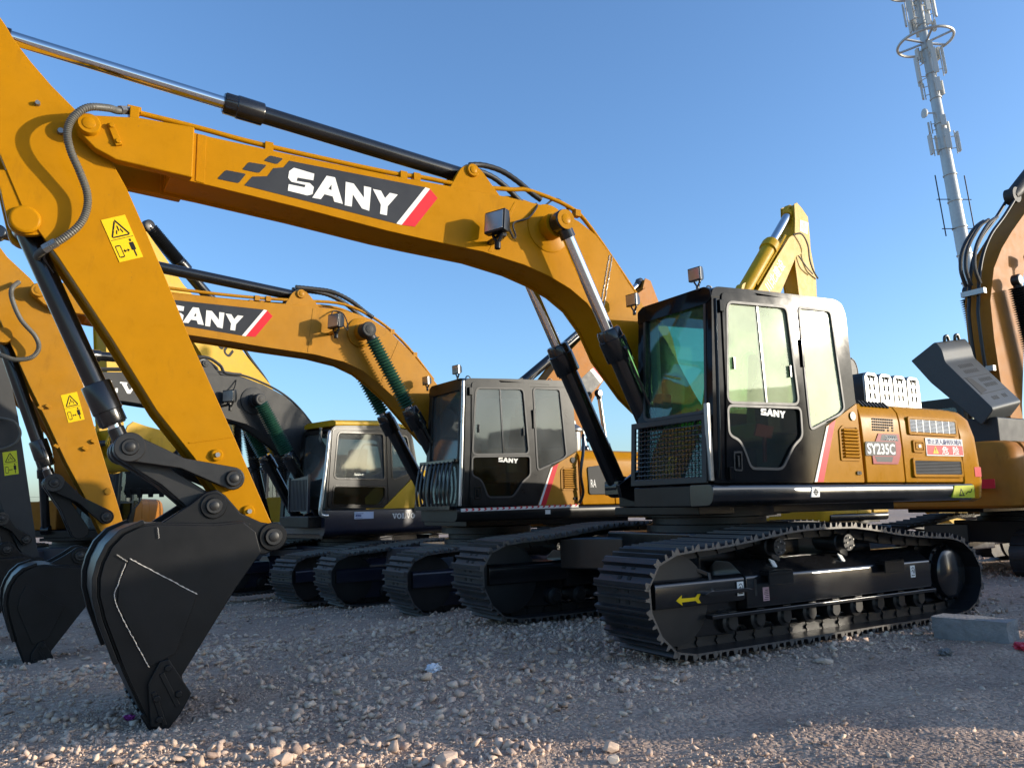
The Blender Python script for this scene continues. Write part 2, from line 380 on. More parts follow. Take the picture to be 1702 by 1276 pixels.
# ---- traced side shapes of the main machine (real metres)
BOOM_TOP = [(5.20, 3.815), (4.93, 3.80), (4.546, 3.798), (4.153, 3.797), (3.567, 3.800), (3.2, 3.812), (2.88, 3.82), (2.45, 3.832), (2.117, 3.828), (1.887, 3.803), (1.657, 3.745), (1.46, 3.645), (1.30, 3.485), (1.085, 3.226), (.964, 3.09), (.62, 2.68), (.28, 2.18), (.0, 1.86), (-.10, 1.72), (-.02, 1.58), (.12, 1.55), (.30, 1.64)]
BOOM_BOT = [(.62, 1.90), (.95, 2.15), (1.27, 2.50), (1.412, 2.765), (1.592, 2.965), (1.779, 3.078), (2.001, 3.165), (2.268, 3.233), (2.688, 3.29), (3.27, 3.312), (3.565, 3.328), (4.28, 3.389), (4.93, 3.433), (5.20, 3.446)]
FORK = [(5.05, 3.44), (5.235, 3.449), (5.531, 3.464), (5.66, 3.515), (5.755, 3.60), (5.785, 3.665), (5.755, 3.725), (5.69, 3.745), (5.40, 3.80), (5.05, 3.815)]
ARM = [(6.30, 4.40), (6.239, 4.315), (6.21, 4.276), (6.149, 4.177), (6.048, 4.055), (5.929, 3.929), (5.785, 3.80), (5.655, 3.66), (5.53, 3.45), (5.451, 3.315), (5.313, 3.020), (5.163, 2.682), (5.010, 2.318), (4.838, 1.955), (4.682, 1.625), (4.440, 1.095), (4.385, .985), (4.40, .90), (4.48, .86), (4.56, .91), (4.62, 1.02), (4.78, 1.255), (4.95, 1.50), (5.198, 1.81), (5.484, 2.265), (5.827, 2.778), (6.029, 3.041), (6.178, 3.384), (6.33, 3.74), (6.42, 4.05), (6.40, 4.33)]
BUCKET = [(5.223, 1.068), (4.883, 1.052), (4.703, 1.066), (4.627, 1.005), (4.589, .873), (4.738, .659), (5.039, .165), (5.01, .06), (5.06, -.05), (5.12, -.15), (5.235, -.04), (5.377, .214), (5.528, .532), (5.572, .669), (5.576, .767), (5.557, .852), (5.511, .943), (5.434, 1.015), (5.331, 1.056)]
EAR = [(5.25, 1.03), (5.178, 1.067), (4.999, 1.188), (4.907, 1.265), (4.839, 1.282), (4.781, 1.242), (4.678, 1.124), (4.547, 1.062), (4.443, 1.044), (4.392, .976), (4.409, .903), (4.504, .848), (4.62, .85), (4.75, .95)]
CUT = [(5.17, .268), (5.122, .275), (4.985, .062), (5.043, -.045), (5.115, -.135), (5.206, -.09), (5.235, .147)]
DEC_MAIN = [(4.362, 3.742), (3.231, 3.758), (3.49, 3.399), (4.685, 3.481), (4.63, 3.56), (4.522, 3.585), (4.479, 3.658), (4.404, 3.68)]
DEC_SQ = [[(4.507, 3.752), (4.408, 3.749), (4.453, 3.694), (4.551, 3.701)], [(4.659, 3.666), (4.528, 3.671), (4.584, 3.597), (4.704, 3.599)], [(4.818, 3.571), (4.675, 3.571), (4.726, 3.489), (4.875, 3.492)]]
DEC_WHITE = [(3.231, 3.758), (3.189, 3.752), (3.444, 3.396), (3.49, 3.399)]
DEC_RED = [(3.189, 3.752), (3.119, 3.686), (3.327, 3.401), (3.444, 3.396)]
LETTERS = [[(4.17, 3.677), (4.176, 3.623), (4.298, 3.62), (4.305, 3.592), (4.203, 3.595), (4.171, 3.57), (4.181, 3.511), (4.221, 3.493), (4.369, 3.502), (4.364, 3.554), (4.243, 3.553), (4.235, 3.574), (4.344, 3.577), (4.369, 3.603), (4.362, 3.658), (4.327, 3.692)],
    [(4.073, 3.681), (4.006, 3.682), (4.032, 3.619), (4.058, 3.578), (4.115, 3.484), (4.182, 3.483)], [(4.006, 3.682), (3.94, 3.479), (4.009, 3.484), (4.021, 3.524), (4.032, 3.572), (4.032, 3.619)], [(4.058, 3.578), (4.032, 3.572), (4.021, 3.524), (4.091, 3.529)],
    [(3.919, 3.664), (3.854, 3.662), (3.868, 3.47), (3.925, 3.471)], [(3.854, 3.662), (3.768, 3.562), (3.783, 3.471), (3.859, 3.571)], [(3.769, 3.659), (3.708, 3.658), (3.723, 3.462), (3.783, 3.471), (3.768, 3.562)],
    [(3.693, 3.65), (3.625, 3.649), (3.59, 3.593), (3.549, 3.646), (3.48, 3.644), (3.567, 3.53), (3.573, 3.452), (3.632, 3.454), (3.625, 3.533)]]
def brand_letters(b, y0, y1, fn=lambda x, z: (x, z)):
    for l in LETTERS: b.xz([fn(x, z) for x, z in l], y0, y1)

def boom(root, top, bot, mat, h=.2, fork=None, foot=(.05, 1.70), decal=False, doff=(0, 0), fork_h=.27):
    poly = top+bot
    b = MB(); b.xz(inset(poly, .022), -h+.022, h-.022)
    for s in (-1, 1): b.xz(poly, min(s*h, s*(h-.022)), max(s*h, s*(h-.022)))
    bo = b.build('boom', mat, root, bevel=.006)
    if fork:
        for s in (-1, 1):
            b = MB(); b.xz(fork, min(s*(h-.012), s*fork_h), max(s*(h-.012), s*fork_h)); b.build('boom_fork', mat, bo, bevel=.012)
    d = MB(); d.cyl((foot[0], -h-.16, foot[1]), (foot[0], h+.16, foot[1]), .085); d.build('foot_pin', 'dark_steel', bo)
    if decal:
        f = lambda l: [(x+doff[0], z+doff[1]) for x, z in l]
        y = h
        b = MB(); b.xz(f(DEC_MAIN), y-.001, y+.003)
        for q in DEC_SQ: b.xz(rpoly(f(q), .012, 2), y-.001, y+.003)
        b.build('decal', 'decal_dark', bo, smooth=False)
        b = MB(); b.xz(f(DEC_WHITE), y-.001, y+.0031); b.build('decal_stripe', 'white', bo, smooth=False)
        b = MB(); b.xz(f(DEC_RED), y-.001, y+.0031); b.build('decal_stripe', 'red', bo, smooth=False)
        b = MB(); brand_letters(b, y+.002, y+.0065, lambda x, z: (x+doff[0], z+doff[1])); b.build('lettering', 'white', bo, smooth=False)
    return bo
def floodlight(parent, c, aim, mat='black', s=1.):
    """square work lamp, c centre, aim = direction of the lens"""
    c = Vector(c); a = Vector(aim).normalized(); r = a.cross(Vector((0, 0, 1))).normalized(); u = r.cross(a)
    b = MB(); w = .055*s
    vs = []
    for d, k in ((-.045*s, .6), (.0, 1.), (.035*s, 1.)):
        for i, j in ((-1, -1), (1, -1), (1, 1), (-1, 1)): vs.append(c+a*d+r*w*k*i*1.1+u*w*k*j)
    b.add(vs, [(0, 1, 2, 3), (8, 11, 10, 9)]+[(k*4+i, k*4+(i+1) % 4, k*4+4+(i+1) % 4, k*4+4+i) for k in (0, 1) for i in range(4)])
    b.bar(c-u*w*1.0-r*.03*s, c-u*w*1.9-r*.0, .02*s, .012*s); b.bar(c-u*w*1.0+r*.03*s, c-u*w*1.9, .02*s, .012*s)
    b.cyl(c-u*w*2.4, c-u*w*1.75, .016*s, n=10)
    o = b.build('work_lamp', mat, parent, bevel=.006*s)
    l = MB(); l.obox(c+a*.037*s, a*.003, r*w*.96, u*w*.84); l.build('lamp_lens', 'lamp_glass', o, bevel=.002)
    return o
def cylinder(root, name, p, q, split, r, rr, mat='black', head=None, bellows=None, pipe=None):
    """hydraulic cylinder: barrel from p to the split fraction, rod on to q"""
    p, q = Vector(p), Vector(q); L = (q-p).length; a = (q-p)/L; t = L*split; hd = head or r*1.3
    b = MB(); b.lathe(p, q, [(-r*.2, r*.8), (r*.8, r), (t-.30, r), (t-.295, hd*.97), (t-.29, hd), (t-.10, hd), (t-.095, hd*.93), (t-.02, hd*.90), (t, hd*.80)], 28)
    b.cyl(p+Vector((0, -.09, 0)), p+Vector((0, .09, 0)), r*1.15, n=20)
    for k in range(8):
        th = 2*PI*k/8; e = a.orthogonal().normalized(); f = a.cross(e); c = p+a*(t-.10)+(e*math.cos(th)+f*math.sin(th))*hd*.82
        b.cyl(c, c+a*.09, .012, n=6)
    o = b.build(name, mat, root)
    if pipe:
        pv = Vector(pipe); b = MB(); b.tube([p+a*.25+pv*(r+.01), p+a*.28+pv*(r+.035), p+a*(t-.35)+pv*(r+.035), p+a*(t-.22)+pv*(r+.04), p+a*(t-.2)+pv*hd*.9], .017, 8)
        for d in (.35, .8):
            c = p+a*(t*d)+pv*(r+.02); b.obox(c, a*.02, pv*.03, a.cross(pv)*.03)
        b.build('oil_pipe', mat, o)
    rd = MB(); rd.cyl(p+a*(t-.05), q, rr, n=24); rd.build('rod', 'chrome', o)
    if bellows:
        bmat, s0, s1, rb = bellows; prof = []; n = int((L*s1-L*s0)/.040)
        for k in range(n*2+1): prof.append((L*s0+(L*s1-L*s0)*k/(2*n), rb if k % 2 else rb*.60))
        m = MB(); m.lathe(p, q, prof, 24); m.build('bellows', bmat, o, smooth=False)
    e = MB(); e.lathe(q+Vector((0, -.07, 0)), q+Vector((0, .07, 0)), [(0, rr*1.4), (.015, rr*1.75), (.125, rr*1.75), (.14, rr*1.4)], 24)
    e.cyl(q-a*.16, q-a*.02, rr*1.25, n=20); e.build('rod_eye', mat if bellows is None else 'dark_steel', o, bevel=.005)
    return o
def pin(parent, x, z, y0, y1, r, mat, bolt=True, n=28):
    b = MB(); b.lathe((x, y0, z), (x, y1, z), [(0, r), (abs(y1-y0)-.012, r), (abs(y1-y0), r*.88)], n); b.cur = 1
    if bolt:
        s = 1 if y1 > y0 else -1; b.lathe((x, y1, z), (x, y1+s*.006, z), [(0, r*.55), (.004, r*.55), (.006, r*.5)], 20)
    return b.build('pin', [mat, mat], parent)
def warning_sticker(parent, quad, y, base='sticker_yellow'):
    """quad: TL, TR, BR, BL corners (x, z) on the plane y; warning triangle over keep-away pictogram"""
    TL, TR, BR, BL = [Vector(p) for p in quad]
    P = lambda u, v: tuple((TL*(1-u)+TR*u)*(1-v)+(BL*(1-u)+BR*u)*v)
    b = MB(); b.xz([P(0, 0), P(1, 0), P(1, 1), P(0, 1)], y-.002, y+.002); st = b.build('warning_sticker', base, parent, smooth=False)
    k = MB()
    def poly(l): k.xz([P(*p) for p in l], y+.001, y+.0036)
    def seg(a, c, w):
        a, c = Vector(a), Vector(c); d = (c-a).normalized(); n = Vector((-d.y, d.x))*w/2; poly([tuple(a+n), tuple(c+n), tuple(c-n), tuple(a-n)])
    seg((.5, .07), (.86, .43), .05); seg((.83, .44), (.17, .44), .03); seg((.14, .43), (.47, .10), .05)
    seg((.5, .2), (.5, .32), .05); seg((.42, .30), (.36, .38), .04); seg((.58, .28), (.64, .37), .04)
    seg((.04, .495), (.96, .495), .012)
    for a, c in (((.10, .64), (.10, .90)), ((.30, .64), (.30, .90)), ((.12, .64), (.28, .64)), ((.12, .90), (.28, .90))): seg(a, c, .028)
    seg((.36, .78), (.56, .78), .025); poly([(.34, .78), (.42, .74), (.42, .82)]); poly([(.60, .78), (.53, .74), (.53, .82)])
    poly([(.68, .62), (.86, .62), (.86, .80), (.80, .80), (.80, .95), (.74, .95), (.74, .80), (.68, .80)]); poly([(.73, .54), (.81, .54), (.81, .60), (.73, .60)])
    k.build('pictogram', 'print_black', st, smooth=False)
    return st
def bucket(root, mat, xf=lambda p: p, w=.46, weld=True, teeth=True):
    k0 = (5.896-w)/(5.896-.58); xf0 = xf; xf = lambda p, bk=lambda x: x-.065*max(0, x-5.2)/.37: xf0((5.947+(bk(p[0])-5.947)*k0, 1.1565+(p[1]-1.1565)*k0))
    F = lambda l: [xf(p) for p in l]
    P = F(BUCKET); b = MB()
    for s in (-1, 1): b.xz(P, min(s*w, s*(w-.03)), max(s*w, s*(w-.03)))
    back = F([(4.66, 1.035), (4.703, 1.050), (4.883, 1.040), (5.223, 1.056), (5.331, 1.045), (5.434, 1.004), (5.503, .935), (5.547, .848), (5.566, .766), (5.562, .672), (5.518, .538), (5.367, .22), (5.215, -.045), (5.13, -.13)])
    b.strip(back, .025, -w+.03, w-.03)
    bo = b.build('bucket', mat, root, bevel=.006)
    rim = F([(5.30, 1.072), (5.45, 1.02), (5.53, .945), (5.575, .855), (5.597, .765), (5.59, .665), (5.545, .525), (5.43, .28)])
    for s in (-1, 1):
        lip = MB(); lip.strip(rim, .028, min(s*w*1.01, s*(w-.09)), max(s*w*1.01, s*(w-.09)))
        lip.build('wear_strip', mat, bo, bevel=.004)
    pl = MB(); pad = F([(5.37, .90), (4.98, .655), (4.80, .60), (5.02, .26), (5.20, .30), (5.42, .62), (5.43, .76)])
    pl.xz(F([(5.395, .872), (4.97, .637), (5.08, .30), (5.228, .238), (5.46, .612), (5.454, .735)]), w-.005, w+.012)
    pl.build('side_plate', mat, bo, bevel=.004)
    if weld:
        wd = MB(); rr = random.Random(3)
        for l in ([(5.395, .873), (4.97, .637)], [(5.416, .846), (5.458, .735), (5.464, .612), (5.23, .236)], [(5.48, .898), (5.409, .856)], [(5.217, 1.05), (5.205, .985)]):
            pts = smooth_path([(x, w+.012, z) for x, z in F(l)], 26)
            pts = [p+Vector((rr.uniform(-.0015, .0015), 0, rr.uniform(-.0015, .0015))) for p in pts]
            wd.tube(pts, .003, 6, ridge=.4, sub=1)
        wd.build('weld_seam', 'weld', bo)
    E = F(EAR)
    for y in (-.27, .21): e = MB(); e.xz(E, y, y+.06); e.build('bucket_ear', mat, bo, bevel=.01)
    for s in (-1, 1):
        c = MB(); C = F(CUT); c.xz(C, min(s*(w+.001), s*(w+.035)), max(s*(w+.001), s*(w+.035)))
        for p in F([(5.125, .225), (5.06, .07), (5.18, .06), (5.16, -.06)]):
            c.cyl((p[0], s*(w+.03), p[1]), (p[0], s*(w+.055), p[1]), .022, n=6)
        for a, d in (((5.16, .2), (5.06, -.0)), ((5.2, .1), (5.13, -.1))):
            a, d = xf(a), xf(d); c.bar((a[0], s*(w+.036), a[1]), (d[0], s*(w+.036), d[1]), .03, .012, up=(0, 1, 0))
        c.build('side_cutter', mat, bo, bevel=.005)
    if teeth:
        for k in range(5):
            y = -w*.86+k*w*.43; t = MB(); a, c = Vector(xf((5.22, -.01))), Vector(xf((5.115, -.21))); d = (c-a).normalized(); n = Vector((-d.y, d.x))
            q = [a+n*.05, a-n*.05, a.lerp(c, .45)-n*.045, c-n*.012, c+n*.012, a.lerp(c, .45)+n*.045]
            t.xz([tuple(v) for v in q], y-.055, y+.055); t.build('tooth', mat, bo, bevel=.008)
    p1, p2 = xf((4.856, 1.175)), xf((4.467, .964))
    for p, r in ((p1, .055), (p2, .062)):
        pin(bo, p[0], p[1], -.30, .305, r, 'dark_steel')
        c = MB(); c.lathe((p[0], .262, p[1]), (p[0], .285, p[1]), [(0, r*1.55), (.018, r*1.55), (.023, r*1.45)], 28); c.build('pin_collar', mat, bo)
    return bo
def linkage(root, mat, A, B, C):
    """A rod pin, B arm pin, C bucket ear pin"""
    def link(p, q, y0, y1, w, r0, r1):
        p, q = Vector(p), Vector(q); d = (q-p).normalized(); n = Vector((-d.y, d.x)); pts = []
        a0 = math.atan2(n.y, n.x)
        for k in range(9): th = a0+PI*k/8; pts.append(tuple(p+Vector((math.cos(th), math.sin(th)))*r0))
        m = (p+q)/2; pts.append(tuple(m-n*w/2))
        for k in range(9): th = a0+PI+PI*k/8; pts.append(tuple(q+Vector((math.cos(th), math.sin(th)))*r1))
        pts.append(tuple(m+n*w/2)); b = MB(); b.xz(pts, y0, y1)
        return b
    for s in (-1, 1):
        b = link(A, B, min(s*.2, s*.255), max(s*.2, s*.255), .072, .088, .078); o = b.build('guide_link', mat, root, bevel=.008)
        pin(o, B[0], B[1], s*.19, s*.285, .055, 'dark_steel')
    b = link(A, C, -.16, -.06, .12, .085, .085)
    v = link(A, C, .06, .16, .12, .085, .085); b.add(v.v, v.f)
    A2, C2 = Vector(A), Vector(C); m0, m1 = A2.lerp(C2, .25), A2.lerp(C2, .75); b.bar((m0.x, 0, m0.y), (m1.x, 0, m1.y), .13, .08, up=(0, 1, 0))
    o = b.build('bucket_link', mat, root, bevel=.008)
    pin(o, A[0], A[1], -.285, .29, .055, 'dark_steel')
    c = MB(); c.lathe((A[0], .255, A[1]), (A[0], .278, A[1]), [(0, .095), (.018, .095), (.023, .09)], 28); c.build('pin_collar', 'dark_steel', o)
def arm(root, poly, mat, h=.18):
    b = MB(); b.xz(inset(poly, .028), -h+.02, h-.02)
    for s in (-1, 1): b.xz(poly, min(s*h, s*(h-.02)), max(s*h, s*(h-.02)))
    return b.build('arm', mat, root, bevel=.006)
# ------------------------------------------------------------------ cab, deck, hood
CAB = [(1.16, 2.905), (.492, 2.945), (-.44, 2.985), (-.545, 2.955), (-.59, 2.86), (-.625, 2.05), (-.634, 2.018), (-.167, 1.79), (.059, 1.283), (1.261, 1.283)]
DOOR = [(1.06, 2.862), (.187, 2.912), (.150, 2.885), (.158, 2.659), (.07, 1.682), (.078, 1.295), (1.128, 1.295), (1.075, 1.983)]
WIN_UP = [(1.0, 2.785), (.257, 2.825), (.188, 1.962), (1.065, 1.935)]
WIN_LOW = [(1.066, 1.908), (.172, 1.932), (.175, 1.68), (.295, 1.60), (.46, 1.40), (.84, 1.40), (.90, 1.546), (.955, 1.63), (1.072, 1.67)]
WIN_REAR = [(.085, 2.845), (-.361, 2.862), (-.447, 1.952), (-.377, 1.901), (.045, 1.745), (.055, 1.95)]
CY0, CY1 = .41, 1.33
def frame_ring(b, poly, y, w, d):
    """rubber seal round a window: ring on the plane y"""
    b.xz(inset(poly, -w*.55), y-d/2, y+d/2, holes=[inset(poly, w*.45)])
def cab(root, paintm, side_glass, guard='mesh', front_glass='glass_front', low_glass='glass_low', seat=True, lit_text=True, dx=0.):
    s = MB()
    # left side shell with door and rear window openings
    s.xz(rpoly(CAB, [.09, .01, .07, .05, .06, .01, .01, .01, .01, .02], 5), 1.285, CY1, holes=[rpoly(DOOR, .05, 4), rpoly(WIN_REAR, .05, 4)])
    s.xz(rpoly(CAB, [.09, .01, .07, .05, .06, .01, .01, .01, .01, .02], 5), CY0, CY0+.04, holes=[rpoly([(1.05, 2.78), (-.45, 2.84), (-.5, 2.05), (-.1, 1.85), (.15, 1.62), (1.12, 1.62)], .06, 4)])
    xf = lambda z: 1.262-(z-1.283)*.063
    fr = lambda u, v, a: (xf(v)+a, u, v)
    s.ext([(CY0+.04, 1.283), (1.285, 1.283), (1.285, 2.895), (CY0+.04, 2.895)], fr, -.05, 0., holes=[rpoly([(CY0+.085, 1.86), (1.255, 1.86), (1.255, 2.83), (CY0+.085, 2.83)], .07, 4), rpoly([(CY0+.10, 1.33), (1.25, 1.33), (1.25, 1.80), (CY0+.10, 1.80)], .04, 3)])
    s.ext([(CY0+.04, 1.283), (1.285, 1.283), (1.285, 2.93), (CY0+.04, 2.93)], lambda u, v, a: (-.585+a, u, v), 0, .04, holes=[rpoly([(CY0+.12, 2.1), (1.2, 2.1), (1.2, 2.82), (CY0+.12, 2.82)], .08, 4)])
    o = s.build('cab', paintm, root, bevel=.014, seg=3)
    r = MB(); r.ext(rpoly([(CY0-.005, 2.84), (CY1-.06, 2.84), (CY1+.004, 2.88), (CY1-.012, 2.955), (CY1-.07, 2.99), (CY0+.07, 2.99), (CY0+.0, 2.955)], .02, 3), lambda u, v, a: (a, u, v+(1.16-a)*.048-.075), -.53, 1.175)
    # roof follows the side shell; its lower part closes the gap behind the glass heads
    r.build('cab_roof', paintm, o, bevel=.02, seg=3)
    f = MB(); f.box(-.55, 1.22, CY0+.04, 1.28, 1.285, 1.33); f.box(-.5, -.2, CY0+.08, 1.24, 1.335, 1.75); f.build('cab_floor', 'interior_pale', o)
    d = MB(); d.xz(rpoly(DOOR, .05, 4), 1.292, CY1+.012, holes=[rpoly(WIN_UP, .07, 5), rpoly(WIN_LOW, .05, 4)])
    dm = d.build('cab_door', paintm, o, bevel=.012, seg=3)
    b = MB(); frame_ring(b, rpoly(WIN_UP, .07, 5), CY1+.010, .022, .014); frame_ring(b, rpoly(WIN_LOW, .05, 4), CY1+.010, .022, .014); b.build('window_seal', 'rubber', dm, bevel=.004)
    b = MB(); frame_ring(b, rpoly(WIN_REAR, .05, 4), CY1+.002, .026, .012); b.build('window_seal', 'rubber', o, bevel=.004)
    g = MB(); g.xz(inset(rpoly(WIN_UP, .07, 5), -.012), 1.318, 1.323); g.build('window_pane', side_glass, dm)
    g = MB(); g.xz(inset(rpoly(WIN_LOW, .05, 4), -.010), 1.318, 1.323); g.build('window_pane', low_glass, dm)
    g = MB(); g.xz(inset(rpoly(WIN_REAR, .05, 4), -.010), 1.316, 1.321); g.build('window_pane', side_glass, o)
    b = MB(); b.xz([(.632, 2.80), (.612, 2.80), (.572, 1.95), (.592, 1.95)], 1.323, 1.331); b.box(.95, .965, 1.323, 1.345, 2.22, 2.32); b.box(.255, .27, 1.323, 1.345, 2.2, 2.3); b.build('sliding_bar', 'black', dm)
    h = MB(); h.xz(rpoly([(1.04, 1.536), (.943, 1.538), (.948, 1.375), (1.047, 1.378)], .015, 3), CY1+.008, CY1+.022, holes=[rpoly([(1.025, 1.52), (.957, 1.522), (.962, 1.39), (1.032, 1.392)], .012, 3)]); h.box(.985, 1.005, CY1+.012, CY1+.03, 1.41, 1.50)
    h.build('door_handle', 'black', dm, bevel=.003)
    for z in (2.74, 1.36):
        h = MB(); h.box(1.06, 1.11, CY1, CY1+.035, z-.05, z+.05); h.build('hinge', paintm, o, bevel=.004)
    h = MB(); h.box(.085, .115, CY1, CY1+.03, 2.3, 2.55); h.build('latch', paintm, o, bevel=.004)
    h = MB(); h.tube([(1.165, CY1+.03, 2.72), (1.175, CY1+.04, 2.68), (1.225, CY1+.04, 1.42), (1.225, CY1+.02, 1.38)], .014, 8)
    h.build('grab_rail', paintm, o, bevel=.004)
    pg = MB(); pg.ext(rpoly([(CY0+.08, 1.855), (1.258, 1.855), (1.258, 2.835), (CY0+.08, 2.835)], .07, 4), fr, -.03, -.024); pg.build('windscreen', front_glass, o)
    b = MB(); b.ext(rpoly([(CY0+.075, 1.85), (1.265, 1.85), (1.265, 2.84), (CY0+.075, 2.84)], .075, 4), fr, -.01, .006, holes=[rpoly([(CY0+.10, 1.875), (1.24, 1.875), (1.24, 2.815), (CY0+.10, 2.815)], .06, 4)]); b.build('window_seal', 'rubber', o)
    pg = MB(); pg.ext(rpoly([(CY0+.095, 1.325), (1.255, 1.325), (1.255, 1.805), (CY0+.095, 1.805)], .04, 3), fr, -.035, -.029); pg.build('window_pane', front_glass, o)
    pg = MB(); pg.xz(rpoly([(1.06, 2.79), (-.46, 2.85), (-.51, 2.04), (-.1, 1.84), (.15, 1.61), (1.13, 1.61)], .06, 4), CY0+.015, CY0+.021); pg.build('window_pane', front_glass, o)
    pg = MB(); pg.yz(rpoly([(CY0+.11, 2.09), (1.21, 2.09), (1.21, 2.83), (CY0+.11, 2.83)], .08, 4), -.57, -.564); pg.build('window_pane', front_glass, o)
    b = MB(); b.box(-.535, -.525, CY0+.06, 1.27, 1.76, 2.09); b.box(-.50, 1.08, CY0+.06, 1.27, 2.835, 2.845); b.box(-.1, .5, CY0+.045, CY0+.055, 1.34, 1.60); b.box(1.05, 1.09, CY0+.06, CY0+.14, 1.35, 2.8); b.build('cab_lining', 'interior_pale', o)
    # interior
    if seat:
        b = MB(); b.obox((-.02, .86, 2.12), (.07, 0, .0), (0, .24, 0), (-.05, 0, .42)); b.obox((-.06, .86, 2.62), (.05, 0, 0), (0, .14, 0), (-.012, 0, .1)); b.obox((.22, .86, 1.72), (.27, 0, .02), (0, .25, 0), (0, 0, .08))
        b.build('seat', 'seat_cover' if seat == 'wrap' else 'interior', o, bevel=.04, seg=3)
        b = MB(); b.obox((.2, .56, 1.84), (.28, 0, 0), (0, .07, 0), (0, 0, .12)); b.obox((.2, 1.17, 1.84), (.28, 0, 0), (0, .07, 0), (0, 0, .12))
        b.tube([(.42, .56, 1.95), (.46, .56, 2.05), (.45, .56, 2.14)], .022); b.tube([(.42, 1.17, 1.95), (.46, 1.17, 2.05), (.45, 1.17, 2.14)], .022)
        b.tube([(.95, .80, 1.33), (.93, .80, 1.7), (.86, .80, 1.95)], .018); b.tube([(.95, .92, 1.33), (.93, .92, 1.7), (.86, .92, 1.95)], .018); b.box(1.0, 1.12, .52, .62, 1.33, 2.1)
        b.build('control_console', 'interior', o, bevel=.015)
    # front guard
    if guard == 'mesh':
        b = MB(); fx = lambda u, v, a: (xf(v)+.05+a, u, v)
        b.ext([(CY0-.02, 1.285), (CY1-.02, 1.285), (CY1-.02, 1.84), (CY0-.02, 1.84)], fx, -.012, .012, holes=[[(CY0+.03, 1.335), (CY1-.07, 1.335), (CY1-.07, 1.79), (CY0+.03, 1.79)]])
        gd = b.build('front_guard', 'dusty_black', o, bevel=.004)
        m = MB(); n = 20
        for k in range(n+1):
            y = CY0+.03+(CY1-CY0-.10)*k/n; pts = [(xf(1.335+.455*j/24)+.05+(.006 if (j+k) % 2 else -.006), y, 1.335+.455*j/24) for j in range(25)]; m.tube(pts, .0042, 5, sub=1)
        for k in range(13):
            z = 1.335+.455*k/12; pts = [(xf(z)+.05+(-.006 if (j+k) % 2 else .006), CY0+.03+(CY1-CY0-.10)*j/20, z) for j in range(21)]; m.tube(pts, .0042, 5, sub=1)
        m.build('wire_mesh', 'black', gd)
        m = MB(); m.box(1.262, 1.30, CY1-.03, CY1+.01, 1.30, 1.92); m.build('reflector_strip', 'steel', o, bevel=.004)
    elif guard == 'bars':
        b = MB(); n = 9
        for k in range(n):
            y = CY0+.02+(CY1-CY0-.08)*k/(n-1); b.tube([(xf(1.8)+.06, y, 1.86), (xf(1.8)+.10, y, 1.80), (xf(1.4)+.13, y, 1.5), (xf(1.35)+.10, y, 1.28)], .016, 8)
        b.box(xf(1.86)+.03, xf(1.86)+.09, CY0-.02, CY1-.03, 1.84, 1.88); b.box(xf(1.3)+.05, xf(1.3)+.12, CY0-.02, CY1-.03, 1.25, 1.30)
        b.build('front_guard', 'black', o, bevel=.004)
        h = MB(); h.tube([(1.20, CY1+.02, 2.80), (1.215, CY1+.05, 2.74), (1.27, CY1+.05, 1.42), (1.26, CY1+.02, 1.36)], .022, 10); h.build('grab_rail', 'silver_tape', o)
    for y, z in ((1.2, 3.03), (CY0-.03, 3.0)):
        floodlight(o, (1.19, y, z), (1, .15, -.05), 'black', 1.05)
    e = MB(); P = [(1.0+.035*math.cos(t), 1.15, 2.935+.035*math.sin(t)) for t in np.linspace(-.6, PI+.6, 12)]; e.tube(P, .008, 6, sub=1); P = [(-.3+.035*math.cos(t), 1.2, 2.985+.035*math.sin(t)) for t in np.linspace(-.6, PI+.6, 12)]; e.build('lifting_eye', 'black', o); e = MB(); e.tube(P, .008, 6, sub=1); e.build('lifting_eye', 'black', o)
    if lit_text:
        b = MB(); brand_letters(b, CY1-.006, CY1+.002, lambda x, z: (.357+(x-3.48)*.309/.889, 1.835+(z-3.45)*.075/.245)); b.build('lettering', 'white', dm, smooth=False)
    return o
def side_stripe(root, mat):
    """painted rear corner of the cab base with white and red stripes"""
    p = MB(); p.xz(rpoly([(-.634, 2.012), (-.17, 1.785), (.052, 1.285), (-.655, 1.285)], .015, 3), 1.26, CY1+.004); o = p.build('side_panel', mat, root, bevel=.01)
    y = CY1+.004
    b = MB(); b.xz([(-.172, 1.780), (-.205, 1.797), (.012, 1.29), (.048, 1.29)], y-.001, y+.003); b.build('decal_stripe', 'white', o, smooth=False)
    b = MB(); b.xz([(-.207, 1.798), (-.305, 1.846), (-.278, 1.78), (-.072, 1.29), (.010, 1.29)], y-.001, y+.003); b.build('decal_stripe', 'red', o, smooth=False)
    l = MB(); L = rpoly([(-.336, 1.757), (-.395, 1.803), (-.612, 1.806), (-.620, 1.478), (-.334, 1.480)], .02, 3); l.xz(L, y-.002, y+.010, holes=[inset(L, .022)])
    for k in range(9):
        z = 1.515+k*.030; l.obox((-.485, y+.012, z), (.105, 0, 0), (0, .014, .006), (0, -.004, .009))
    l.build('louvre', mat, o, bevel=.003)
    d = MB()
    for x in (-.59, -.56): d.cyl((x, y, 1.37), (x, y+.012, 1.37), .018, n=12)
    d.cyl((-.55, y-.002, 1.89), (-.55, y+.012, 1.89), .04, n=20); d.build('latch', 'black', o)
    return o
